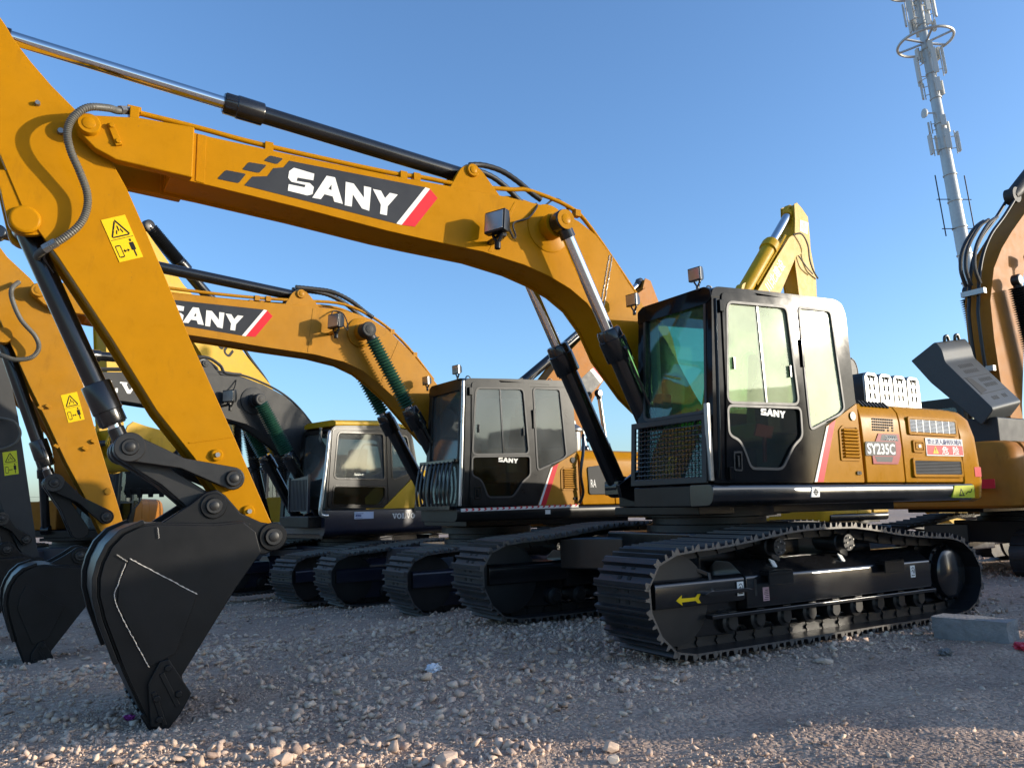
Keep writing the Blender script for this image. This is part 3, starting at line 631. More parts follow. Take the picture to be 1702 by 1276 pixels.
def deck(root, skirt_mat, cw_mat, cw=True):
    b = MB(); b.xy([(-2.28, -1.30), (.0, -1.30), (.05, -.52), (.74, -.50), (.76, .36), (1.30, .40), (1.30, 1.10), (-2.28, 1.10)], 1.10, 1.27); b.box(-2.2, .72, -.6, .6, 1.02, 1.099)
    d = b.build('deck', 'dusty_black', root, bevel=.01)
    sec = [(1.10, 1.275), (1.33, 1.275), (1.355, 1.25), (1.362, 1.20), (1.35, 1.14), (1.31, 1.105), (1.10, 1.10)]
    for s in (1, -1):
        k = MB(); k.yz([(s*y, z) for y, z in rpoly(sec, .02, 3)], -2.43, 1.305 if s == 1 else -.02); o = k.build('side_skirt', skirt_mat, root, bevel=.01)
        if s == 1: sk = o
    return sk
def counterweight(root, mat, stripe=True):
    half = [(-2.30, 1.338), (-2.58, 1.338), (-2.68, 1.32), (-2.76, 1.27), (-2.82, 1.17), (-2.88, .95), (-2.95, .5)]
    def plan(g):
        h = [(x+g*(0 if i < 2 else .5), y-g) for i, (x, y) in enumerate(half)]; return [(x, -y) for x, y in h]+[(-2.985+g, 0)]+h[::-1]
    b = MB(); lv = [(1.085, .10), (1.12, .03), (1.3, .0), (1.75, .0), (1.93, .03), (2.02, .10), (2.05, .20)]; vs = []; fs = []; n = 15
    for z, g in lv: vs += [(x+((z-1.1)*.13 if x < -2.4 else 0), y, z) for x, y in plan(g)]
    for k in range(len(lv)-1):
        for i in range(n): j = (i+1) % n; fs.append((k*n+i, k*n+j, (k+1)*n+j, (k+1)*n+i))
    fs.append(tuple(range(n))); fs.append(tuple((len(lv)-1)*n+i for i in range(n)))
    b.add(vs, fs); return b.build('counterweight', mat, root, bevel=.015, ang=50)
def hood(root, mat, main=True, cover_mat='silver_grille'):
    sec = [(1.325, 1.283), (1.333, 1.60), (1.33, 1.87), (1.315, 1.955), (1.27, 2.02), (1.19, 2.045), (-1.19, 2.045), (-1.27, 2.02), (-1.315, 1.955), (-1.33, 1.87), (-1.333, 1.6), (-1.325, 1.283)]
    base = MB(); base.yz(inset(sec, .03), -2.29, -.64); bo = base.build('engine_bay', 'dark_hole', root)
    L = [(y, z) for y, z in sec]
    parts = []
    # three panels with shut lines between them
    for x0, x1, lean, nm in ((-.668, -1.262, .05, 'engine_hood'), (-1.272, -2.282, .05, 'hood_door')):
        b = MB(); v = []; n = len(L)
        for x in (x0, x1): v += [(x-(2.045-z)*lean, y, z) for y, z in L]
        I = [(y*.985, z-.02 if z > 1.9 else z) for y, z in L]
        b.add(v, [tuple(range(n)), tuple(range(2*n-1, n-1, -1))]+[(i, (i+1) % n, n+(i+1) % n, n+i) for i in range(n)])
        parts.append(b.build(nm, mat, root, bevel=.012, seg=2, ang=32))
    h, d = parts; y = 1.336
    if not main: return h, d, bo
    # ventilation grid (five rows of slots)
    g = MB()
    for r in range(5):
        for k in range(10):
            if r in (0, 1) and k in (8,) or (r == 0 and k == 6): continue
            x = -.850-k*.0335+(4-r)*.002; z = 1.775+r*.0255; g.box(x-.022, x, y-.004, y+.0005, z-.007, z+.009)
    g.build('vent_slots', 'dark_hole', h, smooth=False)
    g = MB()
    for k in range(8):
        x = -.80-k*.055; g.obox((x, 1.262, 2.030), (.013, 0, 0), (.012, .035, -.030), (0, .004, .005))
    g.build('vent_slots', 'dark_hole', h, smooth=False)
    # model badge
    B = MB(); B.xz([(-.92, 1.742), (-1.240, 1.745), (-1.262, 1.635), (-1.242, 1.545), (-1.186, 1.455), (-.805, 1.455), (-.80, 1.53), (-.86, 1.66)], y-.002, y+.003); bd = B.build('badge', 'dark_red', h, smooth=False)
    B = MB(); B.xz([(-.97, 1.735), (-1.20, 1.735), (-1.225, 1.675), (-.94, 1.675)], y+.0025, y+.0036); B.build('badge_field', 'decal_dark', bd, smooth=False); B = MB(); B.xz([(-.83, 1.525), (-1.12, 1.525), (-1.09, 1.475), (-.86, 1.475)], y+.0025, y+.0036); B.build('badge_field', 'decal_dark', bd, smooth=False)
    B = MB(); B.xz(rpoly([(-.708, 1.662), (-1.172, 1.668), (-1.166, 1.537), (-.696, 1.530)], .02, 3), y+.003, y+.0045); B.build('badge_plate', 'decal_dark', bd, smooth=False)
    text_mesh('lettering', 'SY235C', .135, 'white', bd, (-.722, y+.0062, 1.550), (-1, 0, 0), (0, 0, 1), bold=.004, width=.43)
    S = MB()
    for j, (z, x0, x1) in enumerate(((1.715, -1.02, -1.17), (1.69, -1.0, -1.2))):
        pts = [(x0+(x1-x0)*k/14, y+.005, z+.010*math.sin(k*2.1)) for k in range(15)]; S.tube(pts, .003, 5, sub=2)
    S.build('script_line', 'white', bd)
    # vents in the rear door
    for nm, zc, x0, x1, hh, slat_mat in (('vent_grille', 1.835, -1.425, -2.215, .062, 'silver_grille'), ('vent_grille', 1.427, -1.448, -2.248, .066, 'charcoal')):  # upper vent slats silver, lower ones charcoal
        v = MB(); R = rpoly([(x0+.03, zc-hh-.028), (x0+.03, zc+hh+.028), (x1-.03, zc+hh+.028), (x1-.03, zc-hh-.028)], .03, 3); H = rpoly([(x0, zc-hh), (x0, zc+hh), (x1, zc+hh), (x1, zc-hh)], .015, 3)
        v.xz(R, y-.006, y+.014, holes=[H]); fo = v.build('vent_frame', mat, d, bevel=.006)
        q = MB(); q.xz(H, y-.004, y+.001); q.build('vent_back', 'dark_hole', d, smooth=False)
        q = MB(); n = 9
        for k in range(n): q.obox(((x0+x1)/2, y+.005, zc-hh+.008+k*(2*hh-.016)/(n-1)), ((x0-x1)/2, 0, 0), (0, .005, .002), (0, -.002, .0042))
        if slat_mat == 'silver_grille':
            for k in range(1, 7): q.box(x1+(x0-x1)*k/7-.006, x1+(x0-x1)*k/7+.006, y, y+.009, zc-hh, zc+hh)
        q.build(nm, slat_mat, d)
    # handle
    v = MB(); R = rpoly([(-1.452, 1.575), (-1.452, 1.695), (-1.64, 1.695), (-1.64, 1.575)], .02, 3); v.xz(R, y-.004, y+.012, holes=[inset(R, .022)]); v.box(-1.60, -1.49, y-.002, y+.014, 1.605, 1.665); v.build('latch', mat, d, bevel=.004)
    q = MB(); q.box(-1.565, -1.525, y+.01, y+.02, 1.62, 1.65); q.build('latch_key', 'steel', d, bevel=.003)
    # warning plate
    q = MB(); q.xz([(-1.672, 1.545), (-1.672, 1.722), (-2.327, 1.722), (-2.327, 1.548)], y-.002, y+.004); sg = q.build('warning_plate', 'white', d, smooth=False)
    q = MB(); q.xz([(-1.684, 1.556), (-1.684, 1.652), (-2.318, 1.655), (-2.318, 1.558)], y+.003, y+.0052); q.build('plate_field', 'red', sg, smooth=False)
    q = MB(); q.xz([(-1.78, 1.568), (-1.88, 1.568), (-1.83, 1.645)], y+.0048, y+.0066); q.build('warning_triangle', 'sticker_yellow', sg, smooth=False)
    q = MB(); q.xz([(-1.826, 1.59), (-1.834, 1.59), (-1.836, 1.625), (-1.824, 1.625)], y+.0063, y+.0078); q.xz([(-1.825, 1.576), (-1.835, 1.576), (-1.835, 1.584), (-1.825, 1.584)], y+.0063, y+.0078); q.build('warning_mark', 'print_black', sg, smooth=False)
    text_mesh('lettering', '危  险', .085, 'white', sg, (-1.935, y+.0062, 1.571), (-1, 0, 0), (0, 0, 1), bold=.0015, width=.31)
    text_mesh('lettering', '禁止进入旋转区域内', .058, 'print_blue', sg, (-1.70, y+.0052, 1.665), (-1, 0, 0), (0, 0, 1), bold=.0005, width=.60)
    return h, d, bo
def engine_cover(parent, mat):
    """slotted engine cover standing on the hood"""
    x0, x1, y0, y1, z0, z1 = -1.70, -2.72, -.35, .70, 2.04, 2.47
    prof = [(x0, z0), (x0, z1-.10), (x0-.06, z1), (x1+.08, z1+.0), (x1, z1-.08), (x1-.03, z0)]
    b = MB(); b.xz(rpoly(prof, .03, 3), y0, y1-.02); c = b.build('engine_cover', 'charcoal', parent, bevel=.02)
    n = 4; w = (x0-x1)/n
    for k in range(n):
        a = x0-w*k-.012; e = a-w+.03; p = MB(); holes = []
        for r in range(3):
            for j in range(2):
                hx = a-.06-j*.075; hz = z0+.16+r*.095; holes.append([(hx, hz), (hx, hz+.06), (hx-.032, hz+.06), (hx-.032, hz)])
        p.xz(rpoly([(a, z0), (a, z1-.03), (a-.04, z1+.012), (e+.04, z1+.012), (e, z1-.03), (e-.015, z0)], .02, 2), y1-.018, y1+.012, holes=holes)
        p.build('cover_panel', mat, c, bevel=.008)
    r = MB(); 
    for k in range(n): a = x0-w*k; r.cyl((a-w/2, y0, z1-.045), (a-w/2, y1-.02, z1-.045), .07, n=16)
    r.build('cover_rib', 'charcoal', c)
    return c
# ------------------------------------------------------------------ the machines
def set_off(x=0, y=0, z=0): OFF[:] = (x, y, z)
def arm_cylinder_lug(bo, mat, x=2.75, z=4.03):
    for s in (-1, 1): b = MB(); b.xz(rpoly([(x+.24, z-.23), (x+.11, z+.01), (x, z+.07), (x-.09, z+.03), (x-.30, z-.20)], .04, 3), min(s*.09, s*.14), max(s*.09, s*.14)); b.build('cylinder_bracket', mat, bo, bevel=.008)
    pin(bo, x, z, -.165, .165, .06, mat)

# ============ main machine, front right of the picture
def main_machine():
    root = thing('excavator', 'largest golden excavator with glossy black cab and pale side windows, nearest the viewer', 'excavator', (0, 0, .02), 0, 'excavators in the front row')
    set_off()
    for s in (1, -1):
        fr = crawler(root, s*1.19, .60, s, 'shoe_clean' if s == 1 else 'shoe', 'black')
        if s == 1:
            y = 1.19+.225
            b = MB(); b.xz([(1.795, .425), (1.735, .462), (1.742, .438), (1.60, .436), (1.575, .458), (1.545, .458), (1.57, .424), (1.548, .392), (1.578, .392), (1.603, .412), (1.74, .410), (1.735, .388)], y-.012, y-.006)
            b.build('arrow_mark', 'sticker_yellow', fr, smooth=False)
            for x, z, m in ((1.13, .47, 'white'), (.845, .41, 'pink_sticker'), (-1.137, .468, 'white')):
                b = MB(); b.xz([(x-.035, z-.055), (x+.035, z-.055), (x+.035, z+.05), (x-.035, z+.05)], y-.001, y+.0025); st = b.build('safety_sticker', m, fr, smooth=False)
                k = MB()
                if m == 'white':
                    k.tube([(x+.018, y+.003, z+.02), (x-.004, y+.003, z+.035), (x-.022, y+.003, z+.015), (x-.022, y+.003, z-.02)], .003, 5, sub=3); k.tube([(x+.02, y+.003, z-.005), (x, y+.003, z+.012), (x-.008, y+.003, z-.02)], .003, 5, sub=3); k.box(x-.024, x+.024, y+.002, y+.004, z-.042, z-.034)
                else:
                    for j in range(6): k.box(x-.026, x+.026-.008*(j % 3), y+.002, y+.004, z-.045+j*.014, z-.040+j*.014)
                k.build('print', 'print_black', st, smooth=False)
            for x in (.56, -.32):
                b = MB(); b.obox((x+.07, y-.09, .625), (.03, 0, .01), (0, .004, .003), (0, -.02, .03)); b.build('tag', 'white', fr, smooth=False)
            g = MB(); g.xz(rpoly([(1.50, .475), (1.10, .475), (1.04, .46), (1.10, .445), (1.50, .440), (1.56, .455)], .012, 2), y-.03, y+.05); g.bar((1.42, y-.02, .47), (1.42, y-.05, .60), .03, .03, up=(1, 0, 0)); g.bar((1.42, y-.05, .59), (1.66, y-.16, .70), .03, .03)
            g.build('guard_bracket', 'black', fr, bevel=.006)
            b = MB(); b.xz(rpoly([(.945, .40), (.975, .40), (.975, .53), (.945, .53)], .014, 4), y-.002, y+.002); b.build('slot', 'dark_hole', fr, smooth=False)
    carbody(root, 'black')
    sk = deck(root, 'black', 'yellow')
    b = MB(); b.xz([(-2.06, 1.25), (-2.41, 1.253), (-2.405, 1.125), (-2.0, 1.130)], 1.352, 1.3665); st = b.build('warning_sticker', 'lime', sk, smooth=False)
    b = MB(); b.xz([(-2.12, 1.145), (-2.22, 1.145), (-2.165, 1.225)], 1.366, 1.3682, holes=[[(-2.14, 1.156), (-2.20, 1.156), (-2.166, 1.207)]]); b.tube([(-2.25, 1.368, 1.165), (-2.29, 1.368, 1.19), (-2.33, 1.368, 1.18), (-2.36, 1.368, 1.215)], .004, 5, sub=3); b.build('pictogram', 'print_black', st, smooth=False)
    b = MB(); b.xz([(.128, 1.244), (.022, 1.244), (.035, 1.160), (.144, 1.160)], 1.352, 1.3665); st = b.build('reflector_sticker', 'white', sk, smooth=False)
    b = MB(); b.box(.078, .086, 1.366, 1.3685, 1.17, 1.234); b.box(.05, .115, 1.366, 1.3685, 1.198, 1.206); b.tube([(.082+.022*math.cos(t), 1.368, 1.202+.022*math.sin(t)) for t in np.linspace(0, 2*PI, 14)], .0025, 5, sub=1); b.build('print', 'print_black', st, smooth=False)
    cb = cab(root, 'cab_black', 'glass_side', 'mesh', 'glass_front', 'glass_low', seat='wrap')
    b = MB(); b.obox((.60, 1.29, 1.72), (.10, 0, .01), (0, .01, 0), (-.02, 0, .05)); b.obox((.60, 1.29, 1.60), (.016, 0, .0), (0, .008, 0), (-.01, 0, .14)); b.build('rag', 'red_cloth', cb)
    side_stripe(root, 'yellow')
    h, d, bay = hood(root, 'yellow'); engine_cover(h, 'silver_grille')
    cw = counterweight(root, 'yellow')
    b = MB(); b.box(-2.62, -2.50, 1.334, 1.342, 1.34, 1.44); b.build('reflector', 'red', cw)
    b = MB(); b.box(-.62, -.40, -1.33, -.5, 1.285, 2.0); b.build('fuel_tank', 'yellow', root, bevel=.03)
    for s in (-1, 1): b = MB(); b.xz([(-.35, 1.27), (-.25, 1.75), (-.05, 1.88), (.15, 1.85), (.35, 1.6), (.72, 1.45), (.95, 1.32), (.92, 1.2), (.6, 1.12), (-.3, 1.12)], min(s*.23, s*.28), max(s*.23, s*.28)); b.box(.68, .92, -.5*1 if s < 0 else .28, -.28 if s < 0 else .5, 1.22, 1.36); b.build('boom_bracket', 'black', root, bevel=.01)
    bo = boom(root, BOOM_TOP, BOOM_BOT, 'yellow', .2, FORK, decal=True)
    arm_cylinder_lug(bo, 'yellow')
    # cylinder bosses and pins on the boom
    for s in (-1, 1):
        b = MB(); b.lathe((2.0, s*.19, 3.614), (2.0, s*.225, 3.614), [(0, .225), (.016, .225), (.02, .215)], 36); b.lathe((2.0, s*.2, 3.614), (2.0, s*.33, 3.614), [(0, .115), (.13, .115)], 28); b.build('pin_boss', 'yellow', bo)
        pin(bo, 2.0, 3.614, s*.3, s*.475, .085, 'yellow')
    b = MB(); b.cyl((2.0, .472, 3.614), (2.0, .476, 3.614), .09, n=28); b.build('pin_cap', 'yellow', bo)
    # welded seams and stiffener strips
    rr = random.Random(5); w = MB()
    for dx in (-.018, .018):
        pts = [(1.288+(1.426-1.288)*k/60+dx+rr.uniform(-.004, .004), .2015, 3.47+(2.93-3.47)*k/60) for k in range(61)]; w.tube(pts, .006, 6, ridge=.35, sub=1)
    w.build('weld_seam', 'weld', bo)
    w = MB(); w.xz([(2.36, 3.80), (2.33, 3.80), (2.60, 3.30), (2.64, 3.30)], .199, .2035); w.build('weld_strip', 'yellow', bo, bevel=.002)
    w = MB(); w.xz([(5.02, 3.80), (4.96, 3.80), (4.96, 3.44), (5.02, 3.445)], .199, .206); w.build('weld_strip', 'yellow', bo, bevel=.002)
    b = MB(); b.xz([(5.60, 3.70), (5.56, 3.71), (5.50, 3.57), (5.54, 3.555)], .268, .292); 
    for x, z in ((5.572, 3.688), (5.528, 3.588)): b.cyl((x, .29, z), (x, .304, z), .018, n=6)
    b.build('lock_plate', 'yellow', bo, bevel=.004)
    pin(bo, 5.706, 3.662, -.31, .315, .072, 'yellow')
    fl = floodlight(bo, (2.64, .385, 3.49), (1, .42, .10), 'dusty_black', 1.75)
    b = MB(); b.bar((2.62, .20, 3.375), (2.62, .44, 3.385), .05, .03); b.build('lamp_bracket', 'dusty_black', fl)
    b = MB(); b.tube([(2.57, .42, 3.47), (2.48, .36, 3.40), (2.40, .27, 3.46), (2.40, .24, 3.58), (2.24, .23, 3.66), (2.13, .21, 3.79), (2.11, .17, 3.84)], .009, 6); b.build('lamp_cable', 'rubber', fl)
    # steel pipes along the top
    for y, k in ((.12, 0), (-.12, 0)):
        b = MB(); b.tube([(5.43, y, 3.90), (5.0, y, 3.885), (4.526, y, 3.86), (3.555, y, 3.856), (3.231, y, 3.878), (2.83, y, 3.888), (2.353, y, 3.945), (2.145, y, 3.975), (1.70, y, 3.90), (1.45, y, 3.73), (.9, y, 3.12)], .020, 10, sub=4)
        for x, z in ((3.40, 3.862), (3.28, 3.872), (4.5, 3.86), (1.62, 3.86)): b.obox((x, y, z-.01), (.03, 0, 0), (0, .032, 0), (0, 0, .032))
        b.build('oil_pipe', 'yellow', bo)
    b = MB(); b.box(5.40, 5.46, .05, .2, 3.80, 3.90); b.box(5.385, 5.475, .085, .165, 3.885, 3.925); b.build('pipe_bracket', 'yellow', bo, bevel=.005)
    for dy in (-.06, .07):
        b = MB(); b.tube([(2.74, dy, 4.11), (2.60, dy, 4.14), (2.42, dy*1.2, 4.12), (2.26, dy*1.4, 4.05), (2.12, dy*1.6, 3.96), (2.02, dy*1.7, 3.91)], .026, 10, ridge=.04); b.build('hose', 'rubber', bo)
    b = MB(); b.tube([(2.16, .10, 3.86), (2.02, .12, 3.84), (1.85, .1, 3.96), (1.75, .1, 3.93), (1.66, .12, 3.80)], .009, 6); b.build('cable', 'rubber', bo)
    ar = arm(root, ARM, 'yellow')
    for s in (-1, 1):
        b = MB(); b.lathe((6.02, s*.10, 2.99), (6.02, s*.205, 2.99), [(0, .09), (.095, .09), (.105, .075)], 28); b.xz(rpoly([(6.20, 3.30), (6.135, 3.05), (6.10, 2.92), (6.02, 2.89), (5.93, 2.91), (5.90, 2.95), (6.1, 3.3)], .04, 3), min(s*.12, s*.17), max(s*.12, s*.17)); b.build('cylinder_bracket', 'yellow', ar, bevel=.006)
    for x, z in ((4.806, 1.52), (4.582, 1.135)):
        b = MB(); b.lathe((x, .178, z), (x, .205, z), [(0, .042), (.02, .042), (.027, .034)], 20); b.cur = 1; b.cyl((x, .204, z), (x, .222, z), .017, n=6); b.build('grease_boss', ['yellow', 'steel'], ar)
    b = MB(); b.lathe((5.86, .178, 3.62), (5.86, .21, 3.62), [(0, .022), (.032, .018)], 12); b.build('stud', 'steel', ar); b = MB(); b.lathe((6.0, .178, 3.78), (6.0, .21, 3.78), [(0, .018), (.03, .014)], 12); b.build('stud', 'steel', ar)
    b = MB(); b.xz([(4.99, 1.605), (4.70, 1.655), (4.695, 1.645), (4.985, 1.595)], .178, .185); b.build('weld_strip', 'yellow', ar, bevel=.002)
    warning_sticker(ar, [(5.594, 3.062), (5.453, 3.125), (5.328, 2.85), (5.469, 2.79)], .182)
    b = MB(); b.tube([(5.44, .125, 3.905), (5.53, .19, 3.85), (5.60, .30, 3.80), (5.72, .36, 3.745), (5.80, .37, 3.65), (5.825, .36, 3.55), (5.80, .34, 3.44), (5.74, .31, 3.32), (5.69, .28, 3.20), (5.685, .27, 3.09), (5.72, .255, 2.985), (5.80, .235, 2.89), (5.885, .20, 2.825), (5.93, .12, 2.80), (5.94, .06, 2.79)], .024, 12, ridge=.07, sub=16)
    ho = b.build('hose', 'tan_hose', ar)
    for p, q in (((5.43, .125, 3.905), (5.52, .185, 3.86)), ((5.84, .222, 2.858), (5.905, .185, 2.812))): b = MB(); b.cyl(p, q, .032, n=6); b.build('hose_fitting', 'steel', ho)
    b = MB(); b.tube([(5.86, .12, 2.86), (5.90, .06, 2.80), (5.84, .04, 2.70)], .02, 8); b.build('oil_pipe', 'black', ar)
    for s in (1, -1): cylinder(root, 'boom_cylinder', (.82, s*.40, 1.30), (2.0, s*.40, 3.614), .60, .092, .055, 'black', head=.122, pipe=(.0, s*1., .0))
    cylinder(root, 'arm_cylinder', (2.75, 0, 4.03), (6.34, 0, 4.30), .575, .068, .047, 'black', head=.088)
    cylinder(root, 'bucket_cylinder', (6.02, 0, 2.995), (5.355, 0, 1.557), .885, .068, .042, 'black', head=.094)
    linkage(root, 'dark_steel', (5.357, 1.557), (4.706, 1.358), (4.857, 1.175))
    bk = bucket(root, 'bucket_black')
    return root

# ============ second machine with green bellows
M2B_TOP = [(5.25, 3.92), (4.8, 3.915), (4.393, 3.912), (3.715, 3.935), (2.869, 3.975), (2.40, 3.985), (2.10, 3.965), (1.835, 3.905), (1.609, 3.80), (1.274, 3.535), (.929, 3.19), (.56, 2.78), (.22, 2.28), (-.06, 1.96), (-.16, 1.82), (-.08, 1.68), (.06, 1.65), (.24, 1.74)]
M2B_BOT = [(.56, 2.0), (.90, 2.26), (1.22, 2.58), (1.478, 2.84), (1.754, 3.055), (1.951, 3.185), (2.216, 3.285), (2.609, 3.348), (3.286, 3.385), (3.818, 3.425), (4.3, 3.45), (5.25, 3.52)]
ARM2 = [(6.30, 4.50), (6.20, 4.34), (6.02, 4.10), (5.80, 3.90), (5.66, 3.73), (5.518, 3.42), (5.228, 2.775), (5.116, 2.385), (4.979, 1.955), (4.832, 1.51), (4.72, 1.15), (4.66, 1.02), (4.66, .93), (4.74, .88), (4.83, .95), (4.935, 1.105), (5.138, 1.54), (5.348, 1.936), (5.552, 2.367), (5.734, 2.736), (6.041, 3.41), (6.30, 3.9), (6.42, 4.2), (6.38, 4.45)]
def second_machine():
    root = thing('excavator', 'golden excavator with green bellows, dusty black cab and chevron strip, behind the nearest one', 'excavator', (.2, -4.3, -.22), .045, 'excavators in the front row')
    for s, dz, dy in ((1, .05, -.22), (-1, -.05, -.22)):
        set_off(-.27, dy, dz); crawler(root, s*1.19, .60, s, 'shoe', 'navy')
    set_off(-.2, -.2, 0); carbody(root, 'navy')
    set_off(-.10, 0, .09)
    sk = deck(root, 'dusty_black', 'yellow')
    b = MB(); b.xz([(1.25, 1.225), (-.60, 1.25), (-.60, 1.285), (1.25, 1.265)], 1.352, 1.367); st = b.build('chevron_strip', 'white', sk, smooth=False)
    b = MB()
    for k in range(20):
        x = 1.20-k*.091; z = 1.232+.013*k/10*1.35
        b.xz([(x, z), (x-.03, z), (x-.055, z+.0165), (x-.03, z+.033), (x, z+.033), (x-.025, z+.0165)], 1.366, 1.3685)
    b.build('chevron', 'red', st, smooth=False)
    b = MB(); b.box(-.12, -.04, 1.352, 1.367, 1.17, 1.225); b.build('reflector_sticker', 'white', sk, smooth=False)
    cab(root, 'dusty_black', 'glass_dark', 'bars', 'glass_dark', 'glass_low', seat='plain')
    side_stripe(root, 'yellow_dusty')
    h, d, bay = hood(root, 'yellow', main=False)
    b = MB(); b.box(-.66, .05, -1.33, -.5, 1.285, 2.0); b.build('fuel_tank', 'yellow', root, bevel=.03)
    b = MB(); b.lathe((-.95, .85, 2.045), (-.95, .85, 2.5), [(0, .11), (.06, .12), (.28, .12), (.30, .15), (.33, .15), (.40, .06), (.45, .05)], 24); b.build('air_cleaner', 'steel', h)
    b = MB(); b.xz(rpoly([(-.82, 1.42), (-1.40, 1.42), (-1.36, 1.86), (-.80, 1.80)], .04, 3), 1.334, 1.345); bl = b.build('vent_panel', 'charcoal', h, bevel=.004)
    text_mesh('lettering', 'RA', .15, 'white', bl, (-.84, 1.347, 1.52), (-1, 0, 0), (0, 0, 1), bold=.003, width=.10); text_mesh('lettering', 'RA', .15, 'white', bl, (-1.26, 1.347, 1.52), (-1, 0, 0), (0, 0, 1), bold=.003, width=.10)
    b = MB(); b.tube([(-.62, 1.36, 1.30), (-.66, 1.40, 1.45), (-.62, 1.41, 1.7), (-.70, 1.38, 2.0), (-.78, 1.3, 2.25)], .022, 8); b.build('grab_rail', 'black', root)
    counterweight(root, 'yellow')
    for s in (-1, 1): b = MB(); b.xz([(-.35, 1.27), (-.25, 1.75), (-.05, 1.88), (.15, 1.85), (.35, 1.6), (.72, 1.45), (.95, 1.32), (.92, 1.2), (.6, 1.12), (-.3, 1.12)], min(s*.23, s*.28), max(s*.23, s*.28)); b.build('boom_bracket', 'black', root, bevel=.01)
    set_off()
    bo = boom(root, M2B_TOP, M2B_BOT, 'yellow_dusty', .2, [(x, z+.09) for x, z in FORK], foot=(-.0, 1.80), decal=True, doff=(.06, .10))
    arm_cylinder_lug(bo, 'yellow_dusty', 2.80, 4.14)
    for s in (-1, 1):
        b = MB(); b.lathe((1.99, s*.19, 3.70), (1.99, s*.225, 3.70), [(0, .20), (.028, .20), (.035, .19)], 36); b.lathe((1.99, s*.2, 3.70), (1.99, s*.33, 3.70), [(0, .11), (.13, .11)], 28); b.build('pin_boss', 'yellow_dusty', bo)
        pin(bo, 1.99, 3.70, s*.3, s*.48, .10, 'charcoal')
    w = MB(); w.xz([(2.66, 3.95), (2.62, 3.95), (2.68, 3.37), (2.72, 3.37)], .199, .2045); w.build('weld_strip', 'yellow_dusty', bo, bevel=.002)
    w = MB(); w.xz([(1.44, 3.64), (1.42, 3.66), (1.66, 3.06), (1.69, 3.08)], .199, .2045); w.build('weld_strip', 'yellow_dusty', bo, bevel=.002)
    fl = floodlight(bo, (2.42, .42, 3.76), (1, .42, .05), 'dusty_black', 1.7)
    b = MB(); b.bar((2.42, .20, 3.64), (2.42, .44, 3.645), .05, .03); b.build('lamp_bracket', 'yellow_dusty', fl)
    b = MB(); b.tube([(2.35, .42, 3.75), (2.25, .36, 3.68), (2.22, .28, 3.80), (2.26, .22, 3.93), (2.38, .22, 3.95), (2.45, .3, 3.86)], .009, 6); b.build('lamp_cable', 'rubber', fl)
    for y in (.12, -.12):
        b = MB(); b.tube([(5.5, y, 4.02), (4.45, y, 4.0), (3.6, y, 4.01), (2.85, y, 4.05), (2.3, y, 4.09), (1.95, y, 4.02), (1.6, y, 3.86), (1.25, y, 3.59), (.85, y, 3.16)], .020, 10, sub=4)
        for x, z in ((3.36, 4.02), (3.22, 4.03), (1.5, 3.79), (1.15, 3.5)): b.obox((x, y, z-.01), (.03, 0, 0), (0, .032, 0), (0, 0, .032))
        b.build('oil_pipe', 'yellow_dusty', bo)
    for dy in (-.06, .07):
        b = MB(); b.tube([(2.85, dy, 4.24), (2.60, dy, 4.25), (2.35, dy*1.2, 4.24), (2.1, dy*1.4, 4.15), (1.90, dy*1.6, 4.02), (1.78, dy*1.7, 3.95)], .030, 10, ridge=.07, sub=10); b.build('hose', 'rubber', bo)
    ar = arm(root, ARM2, 'yellow_dusty')
    b = MB(); b.lathe((6.0, .10, 3.25), (6.0, .205, 3.25), [(0, .09), (.105, .08)], 28); b.build('cylinder_bracket', 'yellow_dusty', ar)
    pin(bo, 5.72, 3.75, -.31, .315, .075, 'yellow_dusty')
    warning_sticker(ar, [(5.439, 2.648), (5.287, 2.697), (5.196, 2.399), (5.349, 2.354)], .182)
    b = MB(); b.lathe((4.93, .178, 1.62), (4.93, .205, 1.62), [(0, .04), (.027, .034)], 20); b.build('grease_boss', 'yellow_dusty', ar)
    for x, z in ((5.62, 2.50), (5.55, 2.52), (5.18, 2.08), (5.10, 2.16), (5.45, 2.1)): b = MB(); b.obox((x, .195, z), (.022, 0, .014), (0, .018, 0), (-.01, 0, .012)); b.build('pipe_clip', 'yellow_dusty', ar, bevel=.004)
    b = MB(); b.tube([(5.9, .22, 3.83), (5.96, .34, 3.72), (5.95, .36, 3.60), (5.86, .35, 3.40), (5.72, .33, 3.24), (5.68, .30, 3.12), (5.74, .28, 3.02), (5.88, .25, 2.99), (6.00, .20, 3.03), (6.06, .10, 3.06)], .024, 12, ridge=.07, sub=16); b.build('hose', 'tan_hose', ar)
    for s in (1, -1): cylinder(root, 'boom_cylinder', (.60, s*.40, 1.42), (1.99, s*.40, 3.70), .56, .092, .055, 'black', head=.12, bellows=('green_bellows', .57, .95, .105), pipe=(.0, s*1., .0))
    cylinder(root, 'arm_cylinder', (2.80, 0, 4.14), (6.12, 0, 4.40), .62, .068, .047, 'black', head=.085)
    cylinder(root, 'bucket_cylinder', (6.0, 0, 3.25), (5.448, 0, 1.715), .885, .066, .042, 'black', head=.09)
    linkage(root, 'bucket_black', (5.45, 1.712), (4.94, 1.345), (5.172, 1.20))
    A, B0, s, th = (5.576, .767), (5.859, .623), .90, math.radians(3.7)
    def xf(p): u, v = p[0]-A[0], p[1]-A[1]; return (B0[0]+s*(u*math.cos(th)-v*math.sin(th)), B0[1]+s*(u*math.sin(th)+v*math.cos(th)))
    bucket(root, 'bucket_black', xf, .46, weld=False)
    return root

